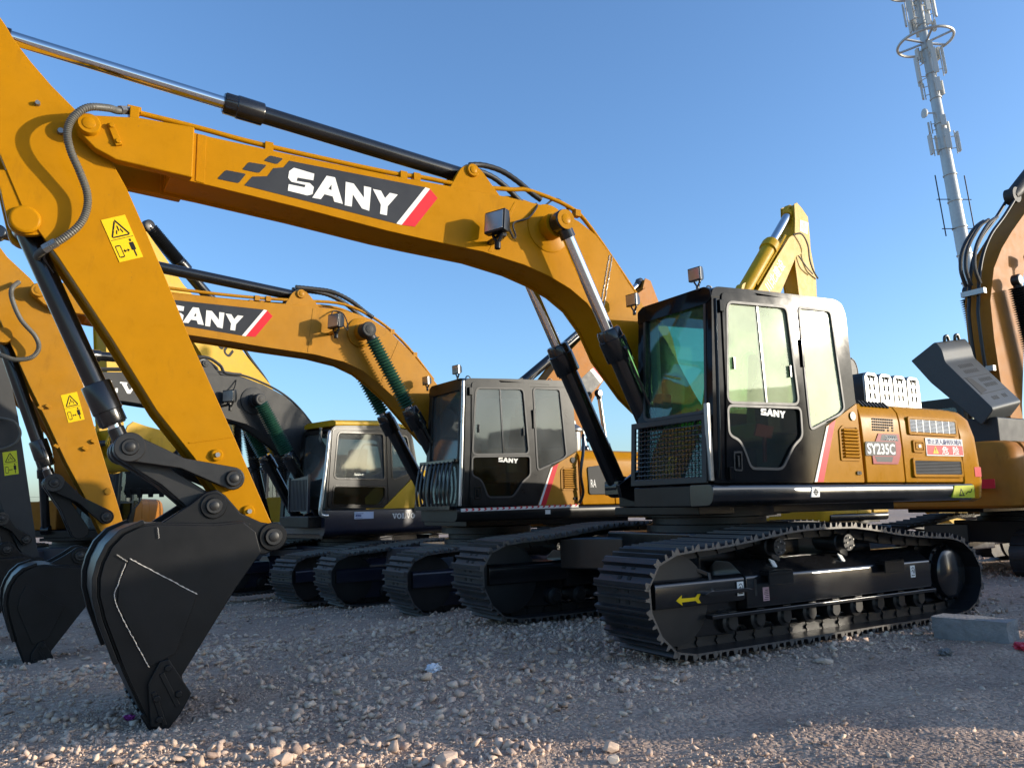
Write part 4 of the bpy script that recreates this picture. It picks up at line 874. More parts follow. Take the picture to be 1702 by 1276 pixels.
# ============ third machine: charcoal boom, dark cab with yellow roof
M3_TOP = [(5.3, 3.62), (4.654, 3.705), (3.8, 3.79), (2.985, 3.85), (2.396, 3.865), (1.933, 3.775), (1.482, 3.598), (1.12, 3.342), (.82, 3.02), (.45, 2.55), (.1, 2.1), (-.06, 1.9), (.0, 1.72), (.2, 1.7)]
M3_BOT = [(.6, 2.0), (1.0, 2.3), (1.3, 2.5), (1.618, 2.70), (1.961, 2.916), (2.238, 3.04), (2.622, 3.114), (3.4, 3.2), (4.316, 3.275), (5.3, 3.32)]
ARM3 = [(6.42, 4.1), (6.2, 4.0), (5.98, 3.7), (5.88, 3.379), (5.767, 2.934), (5.585, 2.008), (5.399, 1.04), (5.36, .93), (5.40, .85), (5.50, .87), (5.646, 1.078), (5.796, 1.435), (5.921, 1.754), (6.2, 2.4), (6.46, 3.1), (6.6, 3.7), (6.56, 4.0)]
def slab_letters(b, word, x, z, w, h, y0, y1):
    """serif capitals drawn on the XZ plane, advancing towards -X"""
    def L(pts, ox): b.xz([(x-ox-u*w, z+v*h) for u, v in pts], y0, y1)
    ox = 0
    for ch in word:
        if ch == 'V':
            L([(0, 1), (.42, 1), (.42, .86), (.36, .86), (.52, .38), (.62, .38), (.62, 0), (.44, 0), (.10, .86), (0, .86)], ox); L([(.58, 1), (1, 1), (1, .86), (.92, .86), (.62, 0), (.62, .38), (.74, .86), (.58, .86)], ox); ox += w*1.03
        if ch == 'O':
            for k in range(16):
                a, c = 2*PI*k/16, 2*PI*(k+1)/16; f = lambda t, r, q: (.5+r*math.cos(t), .5+q*math.sin(t)); L([f(a, .5, .52), f(c, .5, .52), f(c, .24, .36), f(a, .24, .36)], ox)
            ox += w*1.10
        if ch == 'L':
            L([(0, 1), (.5, 1), (.5, .86), (.38, .86), (.38, .14), (.14, .14), (.14, .86), (0, .86)], ox); L([(0, .14), (.72, .14), (.72, .40), (.86, .40), (.86, 0), (0, 0)], ox); ox += w*.95
def third_machine():
    root = thing('excavator', 'dark cabbed excavator with charcoal grey boom and yellow roof, third back from the viewer', 'excavator', (.5, -9.2, -.37), .265, 'excavators in the front row')
    for s in (1, -1): set_off(.22, .45, .02); crawler(root, s*1.19, .60, s, 'shoe', 'navy')
    set_off(0, .2, 0); carbody(root, 'navy')
    set_off(0, 0, 0)
    y = 1.33
    b = MB(); b.box(-2.4, 1.34, -1.3, 1.30, 1.10, 1.30); b.box(-2.2, .9, -.6, .6, 1.0, 1.11); b.build('deck', 'navy', root, bevel=.01)
    b = MB(); b.yz(rpoly([(1.28, 1.52), (1.36, 1.52), (1.36, 1.14), (1.30, 1.07), (1.2, 1.07), (1.2, 1.52)], .03, 3), -2.3, 1.36); sk = b.build('side_skirt', 'navy', root, bevel=.01)
    b = MB(); b.xz([(1.35, 1.515), (-.72, 1.510), (-.72, 1.495), (1.35, 1.500)], 1.36, 1.364); b.build('trim_line', 'charcoal', sk)
    b = MB(); b.xz([(.751, 1.475), (.334, 1.475), (.334, 1.352), (.751, 1.350)], 1.358, 1.3635); st = b.build('notice_sticker', 'pale_sticker', sk, smooth=False)
    b = MB(); b.box(.56, .735, 1.363, 1.3655, 1.44, 1.45); b.box(.58, .735, 1.363, 1.3655, 1.365, 1.372); b.build('print', 'print_blue', st, smooth=False)
    text_mesh('lettering', '4000', .055, 'print_blue', st, (.735, 1.3645, 1.39), (-1, 0, 0), (0, 0, 1), bold=.002, width=.13)
    b = MB(); slab_letters(b, 'VOLVO', -.09, 1.335, .105, .095, 1.358, 1.366); b.build('lettering', 'white', sk, smooth=False)
    S = [(1.16, 2.98), (0, 3.06), (-.50, 3.0), (-.60, 2.86), (-.74, 2.22), (.10, 1.535), (1.345, 1.53), (1.235, 2.91)]
    W = [(1.094, 2.868), (.098, 2.895), (.062, 2.05), (1.165, 2.058)]; Lw = [(1.17, 1.93), (.055, 1.92), (.06, 1.72), (.19, 1.59), (1.20, 1.60)]; R = [(-.08, 2.89), (-.46, 2.87), (-.60, 2.3), (-.55, 2.18), (-.171, 2.06), (-.11, 2.08)]
    rS = rpoly(S, [.04, .02, .06, .06, .02, .02, .02, .05], 4)
    b = MB(); b.xz(rS, 1.28, y, holes=[rpoly(W, .08, 5), rpoly(Lw, .06, 4), rpoly(R, .06, 4)]); b.xz(rS, .40, .45, holes=[rpoly([(1.08, 2.84), (-.45, 2.86), (-.58, 2.3), (-.1, 2.0), (1.18, 2.0)], .08, 4)])
    xf = lambda v: 1.345-(v-1.53)*.08
    b.ext([(.45, 1.53), (1.28, 1.53), (1.28, 2.93), (.45, 2.93)], lambda u, v, a: (xf(v)+a, u, v), -.05, 0, holes=[rpoly([(.50, 1.75), (1.25, 1.75), (1.25, 2.86), (.50, 2.86)], .06, 4)])
    b.ext([(.45, 2.0), (1.28, 2.0), (1.28, 2.98), (.45, 2.98)], lambda u, v, a: (-.66+(v-2.2)*.14+a, u, v), 0, .04, holes=[rpoly([(.53, 2.25), (1.2, 2.25), (1.2, 2.88), (.53, 2.88)], .08, 4)])
    cb = b.build('cab', 'dusty_black', root, bevel=.012)
    b = MB(); b.ext(rpoly([(.36, 0), (1.36, 0), (1.36, .07), (1.25, .105), (.47, .105), (.36, .07)], .02, 3), lambda u, v, a: (a, u, v+2.985+(1.16-a)*.055), -.05, 1.17); b.ext(rpoly([(.36, 0), (1.36, 0), (1.36, .07), (1.25, .10), (.47, .10), (.36, .07)], .02, 3), lambda u, v, a: (a, u, v+3.05+(a+.05)*.12), -.56, -.05); b.build('cab_roof', 'lemon', cb, bevel=.015)
    for P, r in ((W, .08), (Lw, .06), (R, .06)):
        g = MB(); g.xz(inset(rpoly(P, r, 5), -.01), 1.305, 1.311); g.build('window_pane', 'glass_dark' if P is not Lw else 'glass_low', cb)
        g = MB(); frame_ring(g, rpoly(P, r, 5), y+.002, .03, .014); g.build('window_seal', 'black', cb, bevel=.004)
    g = MB(); g.ext(rpoly([(.495, 1.74), (1.255, 1.74), (1.255, 2.865), (.495, 2.865)], .06, 4), lambda u, v, a: (xf(v)+a, u, v), -.03, -.024); g.build('windscreen', 'glass_dark', cb)
    b = MB()
    for P in ([(1.21, 2.93), (.02, 2.985), (-.02, 1.60), (1.30, 1.56)],): b.xz(rpoly(P, .06, 4), y-.002, y+.012, holes=[rpoly([(p[0]*.985+.008, p[1]*.99+.02) for p in P], .06, 4)])
    b.build('door_edge', 'black', cb)
    b = MB(); b.obox((.35, .86, 2.25), (.07, 0, 0), (0, .24, 0), (-.03, 0, .38)); b.obox((.55, .86, 1.85), (.25, 0, 0), (0, .25, 0), (0, 0, .09)); b.build('seat', 'interior', cb, bevel=.04)
    b = MB(); b.tube([(.15, 1.22, 2.68), (.40, 1.22, 2.69), (.50, 1.22, 2.62), (.72, 1.22, 2.10), (.8, 1.22, 1.9)], .02, 8); b.build('grab_rail', 'interior', cb)
    b = MB(); b.tube([(1.24, 1.30, 2.86), (1.30, 1.36, 2.80), (1.37, 1.37, 2.2), (1.45, 1.37, 1.62), (1.45, 1.36, 1.46), (1.38, 1.36, 1.42), (1.30, 1.36, 1.42)], .032, 10); b.build('grab_rail', 'silver_tape', cb)
    b = MB(); rr = random.Random(8); n = 9; gx = [[(1.27+.03*i+rr.uniform(-.02, .02), 1.02+.055*i+rr.uniform(-.01, .01), 2.95-.05*j+rr.uniform(-.02, .02)) for i in range(6)] for j in range(6)]
    b.add([p for r in gx for p in r]+[(p[0]-.012, p[1], p[2]) for r in gx for p in r], [(j*6+i, j*6+i+1, j*6+7+i, j*6+6+i) for j in range(5) for i in range(5)]+[(36+j*6+i, 36+j*6+6+i, 36+j*6+7+i, 36+j*6+i+1) for j in range(5) for i in range(5)]); b.build('foil_wrap', 'silver_tape', cb, smooth=False)
    b = MB(); b.yz([(.42, 1.50), (1.02, 1.50), (1.02, 2.12), (.42, 2.06)], 1.46, 1.48)
    for k in range(13): b.box(1.478, 1.49, .45+k*.045, .46+k*.045, 1.52, 2.05)
    b.box(1.45, 1.50, .40, .43, 1.48, 2.10); b.box(1.45, 1.50, 1.01, 1.04, 1.48, 2.14); b.build('front_guard', 'navy', cb, bevel=.004)
    b = MB(); b.box(1.30, 1.62, .35, 1.25, 1.22, 1.42); b.build('front_step', 'dusty_black', root, bevel=.02)
    p = MB(); p.xz(rpoly([(-.755, 2.205), (.10, 1.525), (-.80, 1.525)], .015, 3), 1.24, y+.004); p.build('side_panel', 'lemon', root, bevel=.01)
    b = MB(); b.yz(rpoly([(1.33, 1.525), (1.33, 2.1), (1.22, 2.25), (-1.22, 2.25), (-1.33, 2.1), (-1.33, 1.525)], .04, 3), -2.3, -.81); b.build('engine_hood', 'lemon', root, bevel=.015)
    b = MB(); b.tube([(-.62, 1.36, 1.42), (-.60, 1.42, 1.6), (-.66, 1.42, 1.85), (-.72, 1.36, 1.98)], .02, 8); b.build('hand_rail', 'steel', root)
    set_off(0, 0, .12); counterweight(root, 'lemon'); set_off()
    for s in (-1, 1): b = MB(); b.xz([(-.35, 1.27), (-.25, 1.85), (-.05, 2.0), (.2, 1.95), (.35, 1.6), (.72, 1.45), (.95, 1.32), (.92, 1.2), (.6, 1.12), (-.3, 1.12)], min(s*.23, s*.28), max(s*.23, s*.28)); b.build('boom_bracket', 'navy', root, bevel=.01)
    bo = boom(root, M3_TOP, M3_BOT, 'charcoal', .2, [(x-.03, z-.13) for x, z in FORK], foot=(.1, 1.82))
    b = MB(); slab_letters(b, 'VOLVO', 5.235, 3.40, .27, .175, .199, .205); b.build('lettering', 'white', bo, smooth=False)
    arm_cylinder_lug(bo, 'charcoal', 3.0, 4.04)
    for s in (-1, 1):
        b = MB(); b.lathe((2.12, s*.19, 3.46), (2.12, s*.225, 3.46), [(0, .24), (.028, .24), (.035, .22)], 36); b.lathe((2.12, s*.2, 3.46), (2.12, s*.33, 3.46), [(0, .12), (.13, .12)], 28); b.build('pin_boss', 'charcoal', bo)
        pin(bo, 2.12, 3.46, s*.3, s*.48, .10, 'charcoal')
    fl = floodlight(bo, (2.63, .36, 3.48), (1, .5, .0), 'dusty_black', 1.9)
    b = MB(); b.bar((2.63, .20, 3.34), (2.63, .40, 3.35), .05, .03); b.tube([(2.60, .34, 3.56), (2.52, .28, 3.66), (2.46, .21, 3.80)], .010, 6); b.build('lamp_bracket', 'dusty_black', fl)
    for y0 in (.08, -.1):
        b = MB(); b.tube([(4.8, y0, 3.76), (3.2, y0, 3.92), (2.4, y0, 3.93), (1.93, y0, 3.84), (1.46, y0, 3.66), (1.09, y0, 3.40), (.75, y0, 3.05)], .02, 8); b.build('oil_pipe', 'rubber', bo)
    for dy in (-.1, .08):
        b = MB(); b.tube([(3.6, dy, 3.98), (3.3, dy, 4.10), (2.95, dy, 4.16), (2.7, dy, 4.05), (2.6, dy, 3.93), (2.3, dy, 3.93)], .028, 8, ridge=.05, sub=8); b.build('hose', 'rubber', bo)
    ar = arm(root, ARM3, 'charcoal')
    warning_sticker(ar, [(5.931, 2.413), (5.757, 2.449), (5.708, 2.118), (5.882, 2.086)], .182, 'lime')
    b = MB(); b.tube([(6.02, .2, 2.9), (5.85, .28, 2.85), (5.76, .30, 2.70), (5.80, .28, 2.55), (5.95, .22, 2.46), (6.1, .15, 2.45)], .02, 8); b.build('hose', 'tan_hose', ar)
    for s in (1, -1): cylinder(root, 'boom_cylinder', (.78, s*.40, 1.35), (2.12, s*.40, 3.46), .56, .10, .06, 'black', head=.135, bellows=('green_bellows', .57, .97, .13), pipe=(.0, s*1., .0))
    cylinder(root, 'arm_cylinder', (3.0, 0, 4.04), (6.25, 0, 3.93), .6, .075, .05, 'black', head=.095)
    cylinder(root, 'bucket_cylinder', (6.35, 0, 2.95), (5.95, 0, 1.52), .82, .07, .045, 'black', head=.09)
    linkage(root, 'bucket_black', (5.90, 1.49), (5.578, 1.19), (5.72, 1.02))
    xf3 = lambda p: (p[0]+.98, p[1]-.11)
    bucket(root, 'bucket_black', xf3, .46, weld=False, teeth=False)
    return root

# ============ machines farther back
def far_machine(label, loc, rz, body, boom_mat, top, bot, armp=None, cyl=None, bellows=None, group='excavators parked farther back', cabm='dusty_black', cabdx=0, bk=None, armcyl=None, extra=None, hood_on=True, cab_on=True, foot=(.05, 1.7), armmat=None, cw=True, bkmat=None):
    root = thing('excavator', label, 'excavator', loc, rz, group)
    set_off()
    for s in (1, -1): crawler(root, s*1.19, .60, s, 'shoe', 'navy', shoes=False, rollers=False)
    carbody(root, 'navy'); deck(root, 'dusty_black', body)
    if hood_on: hood(root, body, main=False)
    if cw: counterweight(root, body)
    b = MB(); b.box(-.62, .05, -1.33, -.5, 1.285, 2.0); b.build('fuel_tank', body, root, bevel=.03)
    b = MB(); b.xz(rpoly([(-.634, 2.012), (-.17, 1.785), (.052, 1.285), (-.655, 1.285)], .015, 3), 1.26, CY1+.004); b.build('side_panel', body, root, bevel=.01)
    if cab_on:
        set_off(cabdx, 0, 0); cab(root, cabm, 'glass_dark', None, 'glass_dark', 'glass_low', seat='plain', lit_text=False); set_off()
    bo = boom(root, top, bot, boom_mat, .22, None, foot=foot)
    if armp: arm(root, armp, armmat or boom_mat, .2)
    if cyl:
        for s in (1, -1): cylinder(root, 'boom_cylinder', (.82, s*.42, 1.30), (cyl[0], s*.42, cyl[1]), .58, .10, .06, 'black', head=.13, bellows=bellows)
    if armcyl: cylinder(root, 'arm_cylinder', (armcyl[0], 0, armcyl[1]), (armcyl[2], 0, armcyl[3]), .6, armcyl[4], armcyl[4]*.62, armcyl[5], head=armcyl[4]*1.25, bellows=armcyl[6] if len(armcyl) > 6 else None)
    if bk: bucket(root, bkmat or 'bucket_black', bk, .6, weld=False)
    if extra: extra(root, bo)
    return root
def rot(poly, o, deg, s=1., d=(0, 0)):
    t = math.radians(deg); return [(o[0]+d[0]+s*((x-o[0])*math.cos(t)-(z-o[1])*math.sin(t)), o[1]+d[1]+s*((x-o[0])*math.sin(t)+(z-o[1])*math.cos(t))) for x, z in poly]
def far_machines():
    # orange machine backed up behind the main one, hood open (faces away)
    def ex5(root, bo):
        def fn(y, z, x): return (x, y+(x+2.4)*.11, z+(x+2.4)*.17)
        h = MB(); h.ext(rpoly([(-.25, 3.68), (-.34, 3.53), (-.37, 3.33), (-1.02, 2.52), (-.82, 2.30), (-.11, 3.04), (.18, 3.44)], [.05, .06, .05, .06, .04, .02, .02], 4), fn, -2.4, -1.32); ho = h.build('open_hood', 'grey_plastic', root, bevel=.02, seg=3)
        def face(t, x, out): # point on the vented face, t down the slope
            a, c = Vector((-.37, 3.33)), Vector((-1.02, 2.52)); p = a.lerp(c, t); n = Vector((-.78, .63)); p = p+n*out; return fn(p.x, p.y, x)
        def patch(b, t0, t1, x0, x1, o0=-.004, o1=.003):
            q = [face(t, x, o) for t in (t0, t1) for o in (o0, o1) for x in (x0, x1)]
            b.add(q, [(0, 1, 3, 2), (4, 6, 7, 5), (0, 4, 5, 1), (2, 3, 7, 6), (0, 2, 6, 4), (1, 5, 7, 3)])
        v = MB()
        for t0, x0, n in ((.10, -2.12, 9), (.22, -2.12, 9), (.42, -1.92, 8), (.53, -1.92, 8), (.78, -2.1, 4), (.78, -1.72, 3)):
            for k in range(n): patch(v, t0, t0+.07, x0+k*.058, x0+k*.058+.026)
        patch(v, .36, .37, -2.36, -1.36); patch(v, .70, .71, -2.36, -1.36)
        v.build('vent_slots', 'dark_hole', ho, smooth=False)
        v = MB(); q = [face(t, x, o) for o in (-.004, .004) for t, x in ((.36, -2.30), (.40, -2.12), (.66, -2.02), (.70, -2.30))]; v.add(q, [(0, 1, 2, 3), (7, 6, 5, 4), (0, 4, 5, 1), (1, 5, 6, 2), (2, 6, 7, 3), (3, 7, 4, 0)]); v.build('air_intake', 'dark_hole', ho, smooth=False)
        for xx in (-2.1, -1.72):
            k = MB(); p = Vector(fn(-.26, 3.66, xx)); k.tube([p, p+Vector((.0, -.01, .07)), p+Vector((.05, -.02, .09)), p+Vector((.09, -.02, .02))], .025, 8); k.build('hood_latch', 'black', ho)
        b = MB(); b.box(-2.3, -.9, -1.0, .5, 2.04, 2.42); b.build('engine_bay', 'charcoal', root, bevel=.03)
        b = MB(); b.obox((-2.93, -.8, 1.43), (.006, 0, 0), (.055, .42, 0), (0, 0, .065)); b.build('reflective_stripe', 'red', root); b = MB(); b.obox((-2.93, .7, 1.43), (.006, 0, 0), (-.055, .42, 0), (0, 0, .065)); b.build('reflective_stripe', 'red', root)
        for y in (-.06, .10):
            p = MB(); p.tube([(-.35, y, 2.6), (-.60, y, 3.2), (-.68, y, 4.2), (-.62, y, 4.6), (-.40, y, 5.3), (.0, y, 5.85), (.6, y, 6.35), (1.3, y, 6.98), (2.2, y, 7.75)], .03, 10); p.build('oil_pipe', 'dark_steel', bo)
        for z, x in ((3.4, -.62), (4.75, -.64)):
            c = MB(); c.obox((x, 0, z), (.04, 0, 0), (0, .20, 0), (0, 0, .045)); c.build('pipe_clamp', 'galv', bo)
        for y in (-.1, .05, .14):
            p = MB(); p.tube([(-.58, y, 4.9), (-.70, y, 5.2), (-.55, y, 5.6), (-.1, y, 6.05), (.25, y, 6.25)], .032, 8); p.build('hose', 'rubber', bo)
        w = floodlight(bo, (.62, -.40, 5.45), (-.2, -1, .1), 'black', 1.8)
    top5 = [(3.0, 8.02), (2.2, 7.42), (1.019, 6.43), (.45, 5.97), (.039, 5.60), (-.31, 5.18), (-.55, 4.574), (-.565, 3.9), (-.51, 3.168), (-.36, 2.72), (-.22, 2.2), (-.15, 1.75), (0, 1.55), (.2, 1.6)]
    bot5 = [(.05, 2.4), (.11, 2.811), (.25, 3.3), (.42, 3.9), (.50, 4.5), (.56, 4.92), (.80, 5.38), (1.3, 5.85), (2.1, 6.5), (3.3, 7.45)]
    far_machine('orange excavator turned away, its dark grey engine hood standing open, at the right edge', (-8.6, -1.3, -.1), PI, 'orange', 'orange', top5, bot5, cyl=(.0, 4.95), bellows=('black_bellows', .45, .97, .17), extra=ex5, armcyl=(1.1, 6.85, 3.2, 8.5, .13, 'charcoal'))
    # tall lemon machine with its arm folded, behind the main cab
    def ex6(root, bo):
        p = MB(); y = -.221
        p.xz([(2.955, 8.226), (3.303, 8.225), (3.224, 7.90), (2.902, 7.93)], -.206, -.2005); s = p.build('cross_sign', 'white', root, smooth=False)
        p = MB(); c = Vector((3.10, 8.07)); a = Vector((.13, .01)); u = Vector((.03, .13))
        for (i, j) in ((1, .36), (.36, 1)):
            if i == 1: p.xz([tuple(c+a*si*i+u*sj*j) for si, sj in ((-1, -1), (1, -1), (1, 1), (-1, 1))], -.2095, -.2055)
            else:
                p.xz([tuple(c+a*si*i+u*t) for si, t in ((-1, .36), (1, .36), (1, 1), (-1, 1))], -.2095, -.2055); p.xz([tuple(c+a*si*i-u*t) for si, t in ((-1, .36), (1, .36), (1, 1), (-1, 1))], -.2095, -.2055)
        p.build('cross_mark', 'green_bellows', s, smooth=False)
        d = Vector((.67, 0, .74)); n = Vector((-.74, 0, .67))
        text_mesh('lettering', '川北建设', .30, 'white', bo, (1.42, -.2225, 6.12), d, n, bold=.004, width=1.05)
        p = MB(); p.tube([(2.55, -.24, 7.75), (2.75, -.34, 7.78), (2.98, -.34, 7.55), (3.05, -.32, 7.2), (3.2, -.3, 6.95), (3.48, -.24, 6.8)], .022, 6); p.tube([(2.7, -.24, 7.25), (2.9, -.3, 7.0), (3.2, -.28, 6.86)], .018, 6); p.build('hose', 'tan_hose', bo)
        p = MB(); p.tube([(1.05, -.15, 6.28), (1.9, -.15, 7.2), (2.35, -.15, 7.72)], .03, 6); p.build('oil_pipe', 'lemon', bo)
    top6 = [(2.72, 7.86), (2.40, 7.66), (1.7, 6.92), (.979, 6.118), (.2, 5.2), (-.5, 4.1), (-.75, 3.2), (-.6, 2.4), (-.2, 1.75), (0, 1.55), (.2, 1.6)]
    bot6 = [(.1, 2.6), (.3, 3.4), (.9, 4.7), (1.884, 6.209), (2.62, 7.20), (2.9, 7.35), (2.95, 7.7)]
    arm6 = [(2.76, 8.60), (2.88, 8.66), (3.08, 8.56), (3.323, 8.378), (3.34, 7.9), (3.33, 7.55), (3.47, 6.834), (3.43, 6.2), (3.4, 5.3), (3.3, 4.6), (3.05, 4.6), (2.8, 5.5), (2.66, 6.3), (2.60, 7.0), (2.66, 7.7), (2.74, 8.2)]
    far_machine('lemon excavator whose folded arm carries a green cross, seen above the nearest cab', (-7.2, -6.3, -.2), PI+.1, 'lemon', 'lemon', top6, bot6, arm6, cyl=(.75, 4.6), extra=ex6, armcyl=(.75, 6.1, 2.83, 8.45, .17, 'lemon'), bk=lambda p: (p[0]-1.2, p[1]+3.7))
    # orange machine with raised boom, between the boom cylinders
    def ex7(root, bo):
        p = MB(); y = -.2205; q = lambda l: [(x, z) for x, z in l]
        p.xz([(-.55, 4.55), (.25, 5.15), (.62, 4.82), (-.1, 4.2)], y-.003, y+.001); p.build('decal', 'decal_dark', bo, smooth=False)
        p = MB(); p.xz([(.25, 5.15), (.36, 5.22), (.72, 4.92), (.62, 4.82)], y-.003, y+.001); p.build('decal_stripe', 'white', bo, smooth=False)
        p = MB(); p.xz([(.36, 5.22), (.56, 5.35), (.90, 5.08), (.72, 4.92)], y-.003, y+.001); p.build('decal_stripe', 'red', bo, smooth=False)
        for y in (-.1, .08):
            p = MB(); p.tube([(-2.2, y, 4.25), (-1.3, y, 5.15), (-.15, y, 6.1), (1.2, y, 7.05)], .03, 6); p.build('oil_pipe', 'steel', bo)
    top7 = [(2.75, 7.85), (2.6, 7.82), (1.269, 6.95), (.2, 6.18), (-.35, 5.70), (-1.0, 5.1), (-1.7, 4.35), (-1.75, 3.6), (-1.2, 2.6), (-.4, 1.8), (0, 1.55), (.2, 1.6)]
    bot7 = [(.0, 2.3), (-.2, 3.0), (-.1, 3.6), (.3, 4.3), (.592, 4.736), (1.053, 5.228), (1.946, 6.269), (2.95, 7.30), (2.9, 7.6)]
    arm7 = [(2.62, 8.12), (2.85, 8.08), (3.15, 7.5), (3.7, 6.4), (4.1, 5.0), (4.3, 4.0), (4.05, 3.9), (3.6, 4.8), (3.0, 6.3), (2.6, 7.4), (2.5, 7.8)]
    far_machine('orange excavator with raised boom and black arm cylinder, glimpsed between the two boom cylinders', (-6.8, -11.3, -.4), PI+.1, 'orange', 'orange', top7, bot7, arm7, cyl=(.35, 4.5), extra=ex7, armcyl=(-2.0, 4.62, 2.6, 8.02, .13, 'black'), bk=lambda p: (p[0]-.35, p[1]+3.0))
    # lemon machine with boom raised, behind the charcoal boom
    top9 = [(5.35, 7.2), (5.15, 7.38), (4.934, 7.40), (4.449, 6.95), (4.0, 6.50), (3.2, 5.92), (2.521, 5.47), (2.1, 5.12), (1.454, 4.62), (1.05, 4.05), (.6, 3.2), (.25, 2.4), (-.1, 1.9), (0, 1.55), (.2, 1.6)]
    bot9 = [(.8, 2.3), (1.3, 3.0), (1.62, 3.3), (2.846, 4.36), (3.612, 5.22), (4.476, 6.03), (5.0, 6.5), (5.4, 6.9)]
    arm9 = [(4.90, 7.38), (5.15, 7.42), (5.55, 7.05), (5.75, 6.4), (5.72, 5.4), (5.62, 4.4), (5.5, 3.65), (5.35, 3.6), (5.25, 3.75), (5.15, 4.6), (5.05, 6.0), (4.92, 6.9)]
    def ex9(root, bo):
        text_mesh('lettering', 'SU', .30, 'print_black', bo, (3.05, .2225, 5.33), (-.80, 0, -.60), (-.60, 0, .80), bold=.012, width=.42)
        for y in (.1, -.1):
            p = MB(); p.tube([(2.9, y, 5.80), (2.4, y, 5.60), (2.0, y, 5.20), (1.5, y, 4.75), (1.25, y, 4.4)], .035, 8); p.build('hose', 'rubber', bo)
    def xb9(p): q = rot([(p[0]-4.467, p[1]-.964)], (0, 0), -112, 1.1)[0]; return (5.42+q[0], 3.50+q[1])
    far_machine('lemon yellow excavator with its bucket curled high above the ground, behind the charcoal boom', (-.2, -14, -.5), .5, 'lemon', 'lemon', top9, bot9, arm9, cyl=(1.75, 4.2), bellows=('black_bellows', .45, .96, .15), extra=ex9, armcyl=(2.9, 6.25, 4.75, 7.62, .12, 'black', ('black_bellows', .5, .97, .15)), bk=xb9, bkmat='lemon')
    # grey cabbed lemon machine turned towards the viewer
    far_machine('lemon excavator with grey cab turned towards the viewer, beside the charcoal boom', (.35, -19.2, -.5), 1.0, 'lemon', 'lemon', rot(BOOM_TOP, (.05, 1.7), 24), rot(BOOM_BOT, (.05, 1.7), 24), rot(ARM, (.05, 1.7), 24), cyl=(1.15, 4.25), bellows=('black_bellows', .45, .96, .15), cabm='charcoal', bk=lambda p: rot([p], (.05, 1.7), 24)[0])
    foot = (.05, 1.7); tip = rot([(5.706, 3.662)], foot, -30)[0]; la = lambda l: rot(rot(l, foot, -30), tip, 112)
    for lab, loc, rz, mt in (('lemon excavator with lowered boom, glimpsed under the deck of the nearest machine', (-14, -8.6, -.5), PI, 'lemon'), ('golden excavator with lowered boom, glimpsed beneath the cab with the yellow roof', (-4.6, -18.8, -.5), .2, 'yellow_dusty'), ('orange excavator with lowered boom behind the open grey hood', (-15.5, -3.2, -.4), PI, 'orange')):
        far_machine(lab, loc, rz, mt, mt, rot(BOOM_TOP, foot, -30), rot(BOOM_BOT, foot, -30), la(ARM), bk=lambda p: la([p])[0])
    far_machine('orange yellow excavator half hidden at the left edge, behind the charcoal arm', (4.6, -17.5, -.5), 1.15, 'orange', 'orange', rot(BOOM_TOP, (.05, 1.7), 12), rot(BOOM_BOT, (.05, 1.7), 12), rot(ARM, (.05, 1.7), 12), cyl=(1.55, 3.95), bk=lambda p: rot([p], (.05, 1.7), 12)[0])
# ------------------------------------------------------------------ setting
def sstep(a, b, x): t = np.clip((x-a)/(b-a), 0, 1); return t*t*(3-2*t)
def vnoise(x, y, seed=0):
    xi = np.floor(x).astype(np.int64); yi = np.floor(y).astype(np.int64); fx = x-xi; fy = y-yi
    def h(a, b):
        n = (a*374761393+b*668265263+seed*1442695041) & 0x7fffffff; n = ((n ^ (n >> 13))*1274126177) & 0x7fffffff
        return ((n ^ (n >> 16)) & 0xffff)/65535.
    u = fx*fx*(3-2*fx); v = fy*fy*(3-2*fy)
    return (h(xi, yi)*(1-u)+h(xi+1, yi)*u)*(1-v)+(h(xi, yi+1)*(1-u)+h(xi+1, yi+1)*u)*v
def ground_z(x, y):
    x = np.asarray(x, float); y = np.asarray(y, float)
    z = -.062*np.clip(-(y+1.2), 0, 7.5)*sstep(-1.2, -2.5, y)-.048*np.clip(x-2.3, 0, 3.4)
    n = (vnoise(x*.9, y*.9, 1)-.5)*.07+(vnoise(x*2.7, y*2.7, 2)-.5)*.035+(vnoise(x*8, y*8, 3)-.5)*.016
    for y0 in (2.75, 4.55): z = z-.035*np.exp(-((y-y0-.12*np.sin(x*.7+y0))/.20)**2)*(1-.5*vnoise(x*1.5, y*1.5, 21))+.018*np.exp(-((np.abs(y-y0-.12*np.sin(x*.7+y0))-.36)/.10)**2)
    flat = 1-.8*np.exp(-((np.abs(x)/2.6)**4+(np.abs(np.abs(y)-1.19)/.6)**4))
    return z+n*flat-.004
def dirt_amount(x, y):
    """1 = compacted dirt with small stones, 0 = coarse crushed rock"""
    n = vnoise(x*.6, y*.6, 9)*.7+vnoise(x*1.7, y*1.7, 10)*.3
    return np.clip(sstep(3.6, 1.4, x+.25*(n-.5)*6)*sstep(1.3, 2.4, y)+.7*sstep(.55, .8, n)+.55*np.exp(-((y-2.75-.12*np.sin(x*.7+2.75))/.25)**2), 0, 1)
